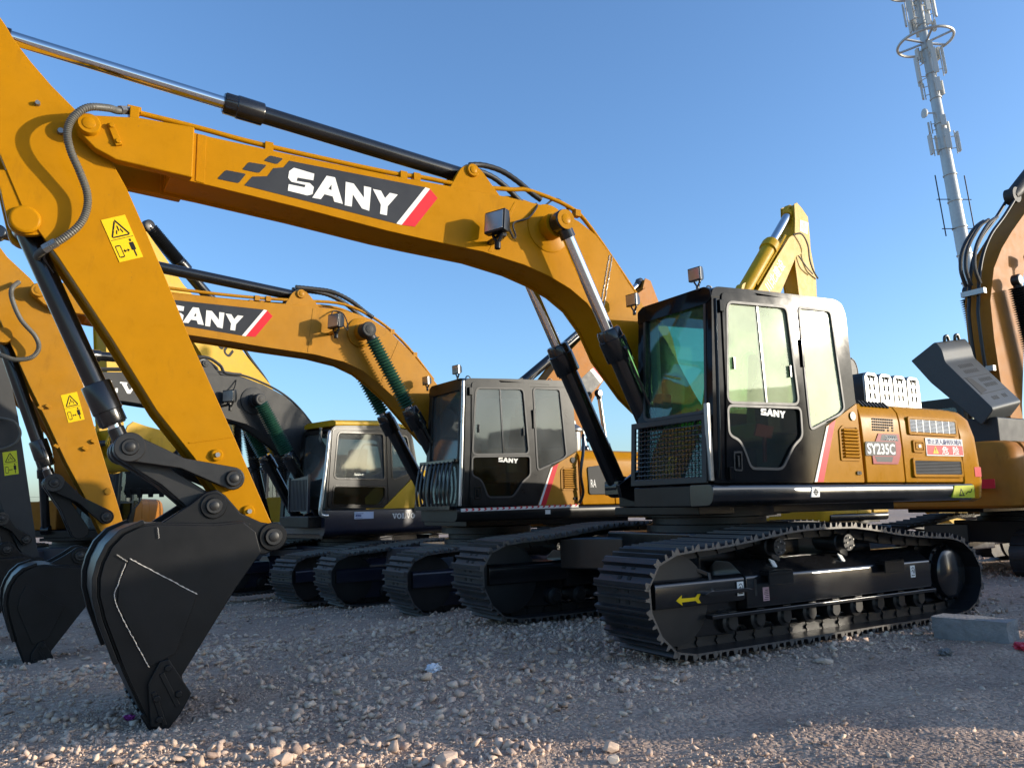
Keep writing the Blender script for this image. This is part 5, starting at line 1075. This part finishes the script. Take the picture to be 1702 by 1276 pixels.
def make_ground():
    def axis(lo, hi, st, far):
        a = np.arange(lo, hi, st); g = [hi]; d = st
        while g[-1] < far: d *= 1.22; g.append(g[-1]+d)
        l = [lo-st]; d = st
        while l[-1] > -far: d *= 1.22; l.append(l[-1]-d)
        return np.concatenate([np.array(l[::-1]), a, np.array(g)])
    X = axis(-6, 8, .05, 700); Y = axis(-8, 6, .05, 700); nx, ny = len(X), len(Y)
    gx, gy = np.meshgrid(X, Y); gz = ground_z(gx, gy)
    me = bpy.data.meshes.new('ground'); n = nx*ny
    me.vertices.add(n); me.vertices.foreach_set('co', np.stack([gx, gy, gz], -1).reshape(-1).astype(np.float32))
    i = np.arange(n).reshape(ny, nx); q = np.stack([i[:-1, :-1], i[:-1, 1:], i[1:, 1:], i[1:, :-1]], -1).reshape(-1, 4); m = len(q)
    me.loops.add(m*4); me.loops.foreach_set('vertex_index', q.reshape(-1).astype(np.int32)); me.polygons.add(m)
    me.polygons.foreach_set('loop_start', np.arange(0, m*4, 4, dtype=np.int32)); me.update(calc_edges=True); me.shade_smooth()
    mt, nt, out = new_mat('stony dirt'); N = nt.nodes; L = nt.links
    b = N.new('ShaderNodeBsdfPrincipled'); b.inputs['Roughness'].default_value = .95; b.inputs['Specular IOR Level'].default_value = .2; L.new(b.outputs[0], out.inputs[0])
    tc = N.new('ShaderNodeTexCoord')
    n1 = N.new('ShaderNodeTexNoise'); n1.inputs['Scale'].default_value = 1.1; n1.inputs['Detail'].default_value = 12; n1.inputs['Roughness'].default_value = .72; L.new(tc.outputs['Object'], n1.inputs['Vector'])
    r = N.new('ShaderNodeValToRGB'); e = r.color_ramp.elements; e[0].position = .3; e[0].color = (.38, .265, .205, 1); e[1].position = .72; e[1].color = (.68, .495, .365, 1); L.new(n1.outputs['Fac'], r.inputs[0])
    v = N.new('ShaderNodeTexVoronoi'); v.inputs['Scale'].default_value = 38; L.new(tc.outputs['Object'], v.inputs['Vector'])
    mx = N.new('ShaderNodeMix'); mx.data_type = 'RGBA'; mx.blend_type = 'MULTIPLY'; mx.inputs[0].default_value = .35; L.new(r.outputs[0], mx.inputs[6]); sp = N.new('ShaderNodeSeparateColor'); L.new(v.outputs['Color'], sp.inputs[0]); L.new(sp.outputs[0], mx.inputs[7]); L.new(mx.outputs[2], b.inputs['Base Color'])
    n2 = N.new('ShaderNodeTexNoise'); n2.inputs['Scale'].default_value = 45; n2.inputs['Detail'].default_value = 8; L.new(tc.outputs['Object'], n2.inputs['Vector'])
    ad = N.new('ShaderNodeMath'); ad.operation = 'SUBTRACT'; L.new(n2.outputs['Fac'], ad.inputs[0]); L.new(v.outputs['Distance'], ad.inputs[1])
    bp = N.new('ShaderNodeBump'); bp.inputs['Strength'].default_value = .9; bp.inputs['Distance'].default_value = .02; L.new(ad.outputs[0], bp.inputs['Height']); L.new(bp.outputs[0], b.inputs['Normal'])
    me.materials.append(mt); o = bpy.data.objects.new('ground', me); COL.objects.link(o); o['kind'] = 'structure'
def rock_hull(seed, n=13, sq=(1, .8, .6)):
    r = random.Random(seed); bm = bmesh.new()
    for k in range(n):
        v = Vector((r.gauss(0, 1), r.gauss(0, 1), r.gauss(0, 1))).normalized()*r.uniform(.8, 1.05); bm.verts.new((v.x*sq[0], v.y*sq[1], v.z*sq[2]))
    g = bmesh.ops.convex_hull(bm, input=bm.verts)
    loose = [v for v in bm.verts if not v.link_faces]; bmesh.ops.delete(bm, geom=loose, context='VERTS')
    bmesh.ops.recalc_face_normals(bm, faces=bm.faces); bm.verts.index_update()
    V = np.array([v.co[:] for v in bm.verts]); F = [[v.index for v in f.verts] for f in bm.faces]; bm.free()
    F = np.array([f for f in F if len(f) == 3]); return V, F
def stone_mat():
    mt, nt, out = new_mat('crushed rock'); N = nt.nodes; L = nt.links
    b = N.new('ShaderNodeBsdfPrincipled'); b.inputs['Roughness'].default_value = .9; b.inputs['Specular IOR Level'].default_value = .25; L.new(b.outputs[0], out.inputs[0])
    g = N.new('ShaderNodeNewGeometry'); r = N.new('ShaderNodeValToRGB'); L.new(g.outputs['Random Per Island'], r.inputs[0]); cr = r.color_ramp
    cols = [(0, (.38, .265, .205)), (.2, (.57, .405, .305)), (.45, (.68, .485, .355)), (.6, (.74, .53, .37)), (.8, (.64, .47, .365)), (1, (.80, .62, .455))]
    cr.elements[0].color = cols[0][1]+(1,); cr.elements[1].color = cols[-1][1]+(1,)
    for p, c in cols[1:-1]: e = cr.elements.new(p); e.color = c+(1,)
    tc = N.new('ShaderNodeTexCoord'); n = N.new('ShaderNodeTexNoise'); n.inputs['Scale'].default_value = 60; n.inputs['Detail'].default_value = 5; L.new(tc.outputs['Object'], n.inputs['Vector'])
    n5 = N.new('ShaderNodeTexNoise'); n5.inputs['Scale'].default_value = .9; n5.inputs['Detail'].default_value = 4; L.new(tc.outputs['Object'], n5.inputs['Vector'])
    mr = N.new('ShaderNodeMapRange'); mr.inputs['To Min'].default_value = .68; mr.inputs['To Max'].default_value = 1.2; L.new(n.outputs['Fac'], mr.inputs[0])
    mr5 = N.new('ShaderNodeMapRange'); mr5.inputs['From Min'].default_value = .3; mr5.inputs['From Max'].default_value = .7; mr5.inputs['To Min'].default_value = .78; mr5.inputs['To Max'].default_value = 1.12; L.new(n5.outputs['Fac'], mr5.inputs[0])
    mm = N.new('ShaderNodeMath'); mm.operation = 'MULTIPLY'; L.new(mr.outputs[0], mm.inputs[0]); L.new(mr5.outputs[0], mm.inputs[1])
    mx = N.new('ShaderNodeVectorMath'); mx.operation = 'SCALE'; L.new(r.outputs[0], mx.inputs[0]); L.new(mm.outputs[0], mx.inputs['Scale']); L.new(mx.outputs[0], b.inputs['Base Color'])
    bp = N.new('ShaderNodeBump'); bp.inputs['Strength'].default_value = .4; bp.inputs['Distance'].default_value = .006; L.new(n.outputs['Fac'], bp.inputs['Height']); L.new(bp.outputs[0], b.inputs['Normal'])
    return mt
def rand_rot(n):
    q = rng.normal(size=(n, 4)); q /= np.linalg.norm(q, axis=1)[:, None]; w, x, y, z = q.T
    return np.stack([1-2*(y*y+z*z), 2*(x*y-z*w), 2*(x*z+y*w), 2*(x*y+z*w), 1-2*(x*x+z*z), 2*(y*z-x*w), 2*(x*z-y*w), 2*(y*z+x*w), 1-2*(x*x+y*y)], -1).reshape(n, 3, 3)
def make_gravel(mt):
    var = [rock_hull(100+k, 8+k % 4, (1, random.uniform(.5, .95), random.uniform(.38, .8))) for k in range(36)]
    cx, cy = CAM_POS[0], CAM_POS[1]; vd = math.atan2(CAM_FWD[1], CAM_FWD[0]); V = []; F = []; off = 0
    def scatter(n, r0, r1, smin, smax, half, power, dm):
        nonlocal off
        u = rng.random(n); r = (r0**power+(r1**power-r0**power)*u)**(1/power); a = vd+rng.uniform(-half, half, n)
        x = cx+r*np.cos(a); y = cy+r*np.sin(a)
        d = dirt_amount(x, y); keep = rng.random(n) > d*dm; x, y, d = x[keep], y[keep], d[keep]; k = len(x)
        s = smin+(smax-smin)*rng.random(k)**3.2; s = s*(1-.45*d); z = ground_z(x, y)+s*rng.uniform(-.15, .45, k)
        R = rand_rot(k); vi = rng.integers(0, len(var), k)
        for j, (v0, f0) in enumerate(var):
            m = np.where(vi == j)[0]
            if not len(m): continue
            P = np.einsum('kab,vb->kva', R[m], v0)*s[m][:, None, None]; P[..., 2] *= .85
            P += np.stack([x[m], y[m], z[m]], -1)[:, None, :]
            V.append(P.reshape(-1, 3)); nv = len(v0)
            F.append((f0[None]+(np.arange(len(m))*nv)[:, None, None]+off).reshape(-1, 3)); off += len(m)*nv
    scatter(25000, 3.2, 8.5, .010, .056, math.radians(50), 1.5, .80)
    scatter(85000, 3.2, 8.5, .005, .017, math.radians(48), 1.4, .25)
    scatter(17000, 8, 16, .014, .055, math.radians(48), 1.6, .6)
    scatter(6000, 16, 34, .02, .07, math.radians(46), 1.7, .5)
    V = np.concatenate(V); F = np.concatenate(F); me = bpy.data.meshes.new('gravel')
    me.vertices.add(len(V)); me.vertices.foreach_set('co', V.reshape(-1).astype(np.float32))
    me.loops.add(len(F)*3); me.loops.foreach_set('vertex_index', F.reshape(-1).astype(np.int32)); me.polygons.add(len(F)); me.polygons.foreach_set('loop_start', np.arange(0, len(F)*3, 3, dtype=np.int32))
    me.update(calc_edges=True); me.materials.append(mt); o = bpy.data.objects.new('gravel', me); COL.objects.link(o); o['kind'] = 'stuff'
def single_rock(x, y, s, label, mt, seed, sq=(1, .8, .7), name='rock', group=None):
    V, F = rock_hull(seed, 22, sq); me = bpy.data.meshes.new(name); me.from_pydata([tuple(v*s) for v in V], [], [tuple(map(int, f)) for f in F]); me.materials.append(mt)
    o = bpy.data.objects.new(name, me); COL.objects.link(o); o.location = (x, y, float(ground_z(x, y))+s*.30); o.rotation_euler = (0, 0, seed); tag(o, label, 'rock', group)
    b = o.modifiers.new('bevel', 'BEVEL'); b.width = s*.06; b.segments = 2
def small_things(mt):
    set_off()
    # long block of grey stone beside the rear of the track
    bm = bmesh.new(); bmesh.ops.create_cube(bm, size=1)
    bmesh.ops.subdivide_edges(bm, edges=bm.edges, cuts=7, use_grid_fill=True)
    for v in bm.verts:
        p = v.co.copy(); n = noise.fractal(p*3+Vector((3, 1, 7)), 1., 2., 5); v.co.x *= 1.02; v.co += p.normalized()*n*.045; v.co.z -= .05*(p.x+.5)*(p.x+.5)*(1 if p.z > 0 else 0)
        v.co = Vector((v.co.x*.56, v.co.y*.24, v.co.z*.19))
    me = bpy.data.meshes.new('stone_block'); bm.to_mesh(me); bm.free(); me.materials.append(MT['concrete']); me.shade_smooth(); me.set_sharp_from_angle(angle=math.radians(35))
    o = bpy.data.objects.new('stone_block', me); COL.objects.link(o); o.location = (-.84, 2.10, float(ground_z(-.8, 2.1))+.075); o.rotation_euler = (.03, -.02, math.radians(98)); tag(o, 'long rough grey stone block lying beside the rear end of the nearest track', 'stone')
    def crumple(name, x, y, s, mat, label, cat, seed, flat=.6):
        bm = bmesh.new(); bmesh.ops.create_icosphere(bm, subdivisions=3, radius=1)
        for v in bm.verts: n = noise.fractal(v.co*2.2+Vector((seed, 0, 0)), .8, 2.2, 4); v.co *= 1+.75*n; v.co.z *= flat
        me = bpy.data.meshes.new(name); bm.to_mesh(me); bm.free(); me.materials.append(MT[mat]); o = bpy.data.objects.new(name, me); COL.objects.link(o); o.scale = (s, s*.8, s); o.location = (x, y, float(ground_z(x, y))+s*.4); tag(o, label, cat)
    crumple('paper_scrap', 3.28, .42, .055, 'paper', 'crumpled white tissue lying on the gravel in front of the tracks', 'litter', 3)
    crumple('paper_scrap', -.02, 2.32, .05, 'concrete', 'small crumpled grey wrapper on the dirt below the stone block', 'litter', 9)
    crumple('plastic_scrap', -.62, 2.56, .055, 'litter_red', 'bright red plastic scrap on the ground at the right edge', 'litter', 14)
    crumple('plastic_scrap', 5.25, .0, .03, 'litter_pink', 'small magenta scrap on the gravel left of the nearest bucket', 'litter', 21)
    single_rock(3.38, 2.62, .042, 'pale yellow sunlit rock standing alone near the bottom edge', mt, 31)
    single_rock(3.30, 2.50, .06, 'dark grey rock beside the pale sunlit rock at the bottom', mt, 32, (1, .8, .5))
    single_rock(4.05, 2.15, .075, 'largest tan rock in the sunlit gravel at the bottom', mt, 35)
    single_rock(4.72, 1.62, .06, 'pink tan rock just right of the nearest bucket tip', mt, 37)
    single_rock(.86, 1.93, .07, 'flat tan rock in the sunlit patch below the nearest track', mt, 40, (1, .6, .35))
def mast(x, y, h):
    t = thing('antenna_mast', 'tall tapering grey steel antenna mast ringed with panel antennas, rising at the upper right', 'mast', (x, y, -.5))
    t.rotation_euler = Vector((.47*.062, -.88*.062, 1)).to_track_quat('Z', 'Y').to_euler()
    set_off(); b = MB(); r = lambda z: .95-.62*z/h
    b.lathe((0, 0, 0), (0, 0, h), [(h*k/12, r(h*k/12)) for k in range(13)], 32); po = b.build('pole', 'galv', t)
    for k in range(1, 15): fl = MB(); z = h*(.30+.05*k); fl.lathe((0, 0, z-.06), (0, 0, z+.06), [(0, r(z)+.10), (.12, r(z)+.10)], 32); fl.build('pole_collar', 'galv', po)
    lines = MB()
    for k in range(5): a = k*.5+2.2; lines.tube([((r(z)+.06)*math.cos(a), (r(z)+.06)*math.sin(a), z) for z in np.linspace(h*.46, h*.97, 8)], .05, 5, sub=1)
    lines.build('feeder_cable', 'antenna', po)
    for z, R in ((.865, 2.75), (.985, 2.75)):
        b = MB(); zz = h*z; b.tube([(R*math.cos(a), R*math.sin(a), zz) for a in np.linspace(0, 2*PI, 41)], .15, 8, sub=1)
        for k in range(6): a = k*PI/3+.3; b.bar((r(zz)*math.cos(a), r(zz)*math.sin(a), zz-.1), (R*math.cos(a), R*math.sin(a), zz), .22, .16)
        b.build('ring_platform', 'galv', t)
    rr = random.Random(2)
    for z, n, ln, rad in ((.93, 6, 2.6, 1.35), (.815, 5, 2.9, 1.25), (.77, 3, 1.6, 1.0), (.665, 4, 2.2, 1.25), (.95, 5, 1.6, 1.0), (.895, 4, 1.2, 1.1), (.84, 4, 1.4, .95), (.70, 3, 1.2, .95)):
        for k in range(n):
            a = k*2*PI/n+rr.uniform(-.2, .2)+.4; zz = h*z+rr.uniform(-.3, .3); c = Vector((rad*math.cos(a), rad*math.sin(a), zz)); d = Vector((math.cos(a), math.sin(a), 0)); tn = Vector((-math.sin(a), math.cos(a), 0))
            b = MB(); b.obox(c+d*.15, d*.10, tn*.24, Vector((0, 0, ln/2))); b.cyl(c-d*.1-Vector((0, 0, ln*.6)), c-d*.1+Vector((0, 0, ln*.6)), .06, n=8); b.bar(c-d*.1+Vector((0, 0, ln*.3)), d*r(zz)*.9+Vector((0, 0, zz+ln*.3)), .08, .08); b.bar(c-d*.1-Vector((0, 0, ln*.3)), d*r(zz)*.9+Vector((0, 0, zz-ln*.3)), .08, .08)
            b.build('panel_antenna', 'antenna', t, bevel=.03)
    for a in (2.3, 5.4):
        d = Vector((math.cos(a), math.sin(a), 0)); b = MB(); z0, z1 = h*.485, h*.60; R = 1.75
        b.cyl(d*R+Vector((0, 0, z0)), d*R+Vector((0, 0, z1)), .06, n=8)
        for z in (z0+(z1-z0)*.12, z0+(z1-z0)*.6): b.cyl(d*.4+Vector((0, 0, z)), d*(R+.3)+Vector((0, 0, z)), .05, n=8)
        b.build('whip_antenna', 'dark_steel', t)
    a = 5.3; d = Vector((math.cos(a), math.sin(a), 0)); b = MB(); c = d*1.35+Vector((0, 0, h*.722)); b.lathe(c-d*.1, c+d*.4, [(0, .1), (.15, .42), (.3, .50), (.38, .50), (.42, .3)], 20); b.cyl(c-d*.1, d*.3+Vector((0, 0, h*.722)), .09, n=8); b.build('dish_antenna', 'antenna', t)
def utility_pole(x, y, h):
    t = thing('utility_pole', 'distant thin utility pole with crossarm, seen in the gap left of the nearest bucket', 'pole', (x, y, -.6)); set_off()
    b = MB(); b.cyl((0, 0, 0), (0, 0, h), .26, .20, 12); b.build('pole', 'wood', t)
    b = MB(); b.box(-1.4, 1.4, -.07, .07, h-.95, h-.8); b.box(-.7, .7, -.07, .07, h-2.1, h-1.95); 
    for u in (-1.3, -.5, .5, 1.3): b.cyl((u, 0, h-.8), (u, 0, h-.55), .05, n=8)
    b.build('crossarm', 'wood', t)
    for u in (-1.3, 1.3):
        b = MB(); b.tube([(u-45, 6, h-1.2), (u-20, 2.5, h-1.6), (u, 0, h-.55), (u+20, -2.5, h-1.6), (u+45, -6, h-1.2)], .03, 5, sub=4); b.build('wire', 'rubber', t)
def container(c, s, L, W, H, rz, label):  # shade caster in container form, added out of view to block the sun
    t = thing('shade_container', label, 'container', (c, s, 0), rz); set_off()
    b = MB(); n = int(L/.14)
    for sg in (-1, 1):
        pts = []; 
        for k in range(n+1): x = -L/2+.08+(L-.16)*k/n; pts.append((x, sg*(W/2-(.0 if (k//2) % 2 else .035))))
        pts += [(L/2-.08, sg*(W/2-.08)), (-L/2+.08, sg*(W/2-.08))]; b.xy(pts, .16, H-.1)
    for sg in (-1, 1):
        pts = []; m = int(W/.14)
        for k in range(m+1): y = -W/2+.08+(W-.16)*k/m; pts.append((sg*(L/2-(.0 if (k//2) % 2 else .035)), y))
        pts += [(sg*(L/2-.08), W/2-.08), (sg*(L/2-.08), -W/2+.08)]; b.xy(pts, .16, H-.1)
    b.box(-L/2+.05, L/2-.05, -W/2+.05, W/2-.05, H-.09, H-.03); b.box(-L/2+.05, L/2-.05, -W/2+.05, W/2-.05, .1, .16); b.build('wall', 'container', t, smooth=False)
    f = MB()
    for sx in (-1, 1):
        for sy in (-1, 1): f.box(sx*L/2-.07-(.01*sx), sx*L/2+.07-(.01*sx), sy*W/2-.07, sy*W/2+.07, 0, H)
    for sy in (-1, 1): f.box(-L/2+.06, L/2-.06, sy*W/2-.05, sy*W/2+.05, H-.12, H-.01); f.box(-L/2+.06, L/2-.06, sy*W/2-.05, sy*W/2+.05, .02, .16)
    f.build('corner_frame', 'container', t, bevel=.01)
# ------------------------------------------------------------------ camera, light
CAM = (5.94715501, 5.89577912, 1.15650562, -2.124808, .151832, -.019958, 1321.8984)
yaw, pit, rol, fpx = CAM[3:]
CAM_POS = Vector(CAM[:3]); CAM_FWD = Vector((math.cos(yaw)*math.cos(pit), math.sin(yaw)*math.cos(pit), math.sin(pit)))
_r = Vector((math.sin(yaw), -math.cos(yaw), 0)); _u = _r.cross(CAM_FWD)
_r2 = _r*math.cos(rol)+_u*math.sin(rol); _u2 = -_r*math.sin(rol)+_u*math.cos(rol)
cd = bpy.data.cameras.new('camera'); cam_ob = bpy.data.objects.new('camera', cd); COL.objects.link(cam_ob)
M = Matrix((_r2, _u2, -CAM_FWD)).transposed().to_4x4(); M.translation = CAM_POS; cam_ob.matrix_world = M
cd.sensor_width = 36; cd.lens = 36*fpx/1702; cd.clip_start = .05; cd.clip_end = 3000; scn.camera = cam_ob
SUN_AZ, SUN_EL = math.radians(143), math.radians(11.8)
sun_dir = Vector((math.cos(SUN_AZ)*math.cos(SUN_EL), math.sin(SUN_AZ)*math.cos(SUN_EL), math.sin(SUN_EL)))
sd = bpy.data.lights.new('sun', 'SUN'); sd.energy = 2.25; sd.angle = math.radians(.55); sd.color = (1., .90, .74)
so = bpy.data.objects.new('sun', sd); COL.objects.link(so); so.rotation_euler = sun_dir.to_track_quat('Z', 'Y').to_euler(); so.location = (0, 0, 30)
w = bpy.data.worlds.new('World'); scn.world = w; w.use_nodes = True; nt = w.node_tree
bg = nt.nodes.get('Background') or nt.nodes.new('ShaderNodeBackground')
sky = nt.nodes.new('ShaderNodeTexSky'); sky.sky_type = 'NISHITA'; sky.sun_disc = False; sky.sun_elevation = SUN_EL; sky.sun_rotation = PI/2-SUN_AZ
sky.altitude = 300; sky.air_density = 1.0; sky.dust_density = 1.6; sky.ozone_density = 4.2
nt.links.new(sky.outputs[0], bg.inputs[0]); bg.inputs[1].default_value = .135
scn.view_settings.view_transform = 'Standard'; scn.view_settings.look = 'None'; scn.view_settings.exposure = 1.3; scn.view_settings.gamma = 1
try: scn.view_settings.use_curve_mapping = False
except Exception: pass
scn.render.engine = 'CYCLES'
# ------------------------------------------------------------------ build
make_ground(); SM = stone_mat(); make_gravel(SM); small_things(SM)
main_machine(); second_machine(); third_machine(); far_machines()
mast(-76.35, -35.3, 58.5)
utility_pole(-21.7, -242.6, 8.2)
perp = Vector((math.cos(SUN_AZ-PI/2), math.sin(SUN_AZ-PI/2))); sd2 = Vector((math.cos(SUN_AZ), math.sin(SUN_AZ)))
for c, s, L, W, H, lab in ((-2.25, 10.4, 6.06, 2.44, 2.6, 'long pale grey container added beyond the right edge, unseen, to cast shade'), (2.55, 7.4, 2.44, 2.44, 2.9, 'short tall pale grey container added beyond the right edge, unseen, to cast shade')):  # unseen containers added sunward so the ground falls in shade
    p = perp*c+sd2*s; container(p.x, p.y, L, W, H, SUN_AZ-PI/2, lab)
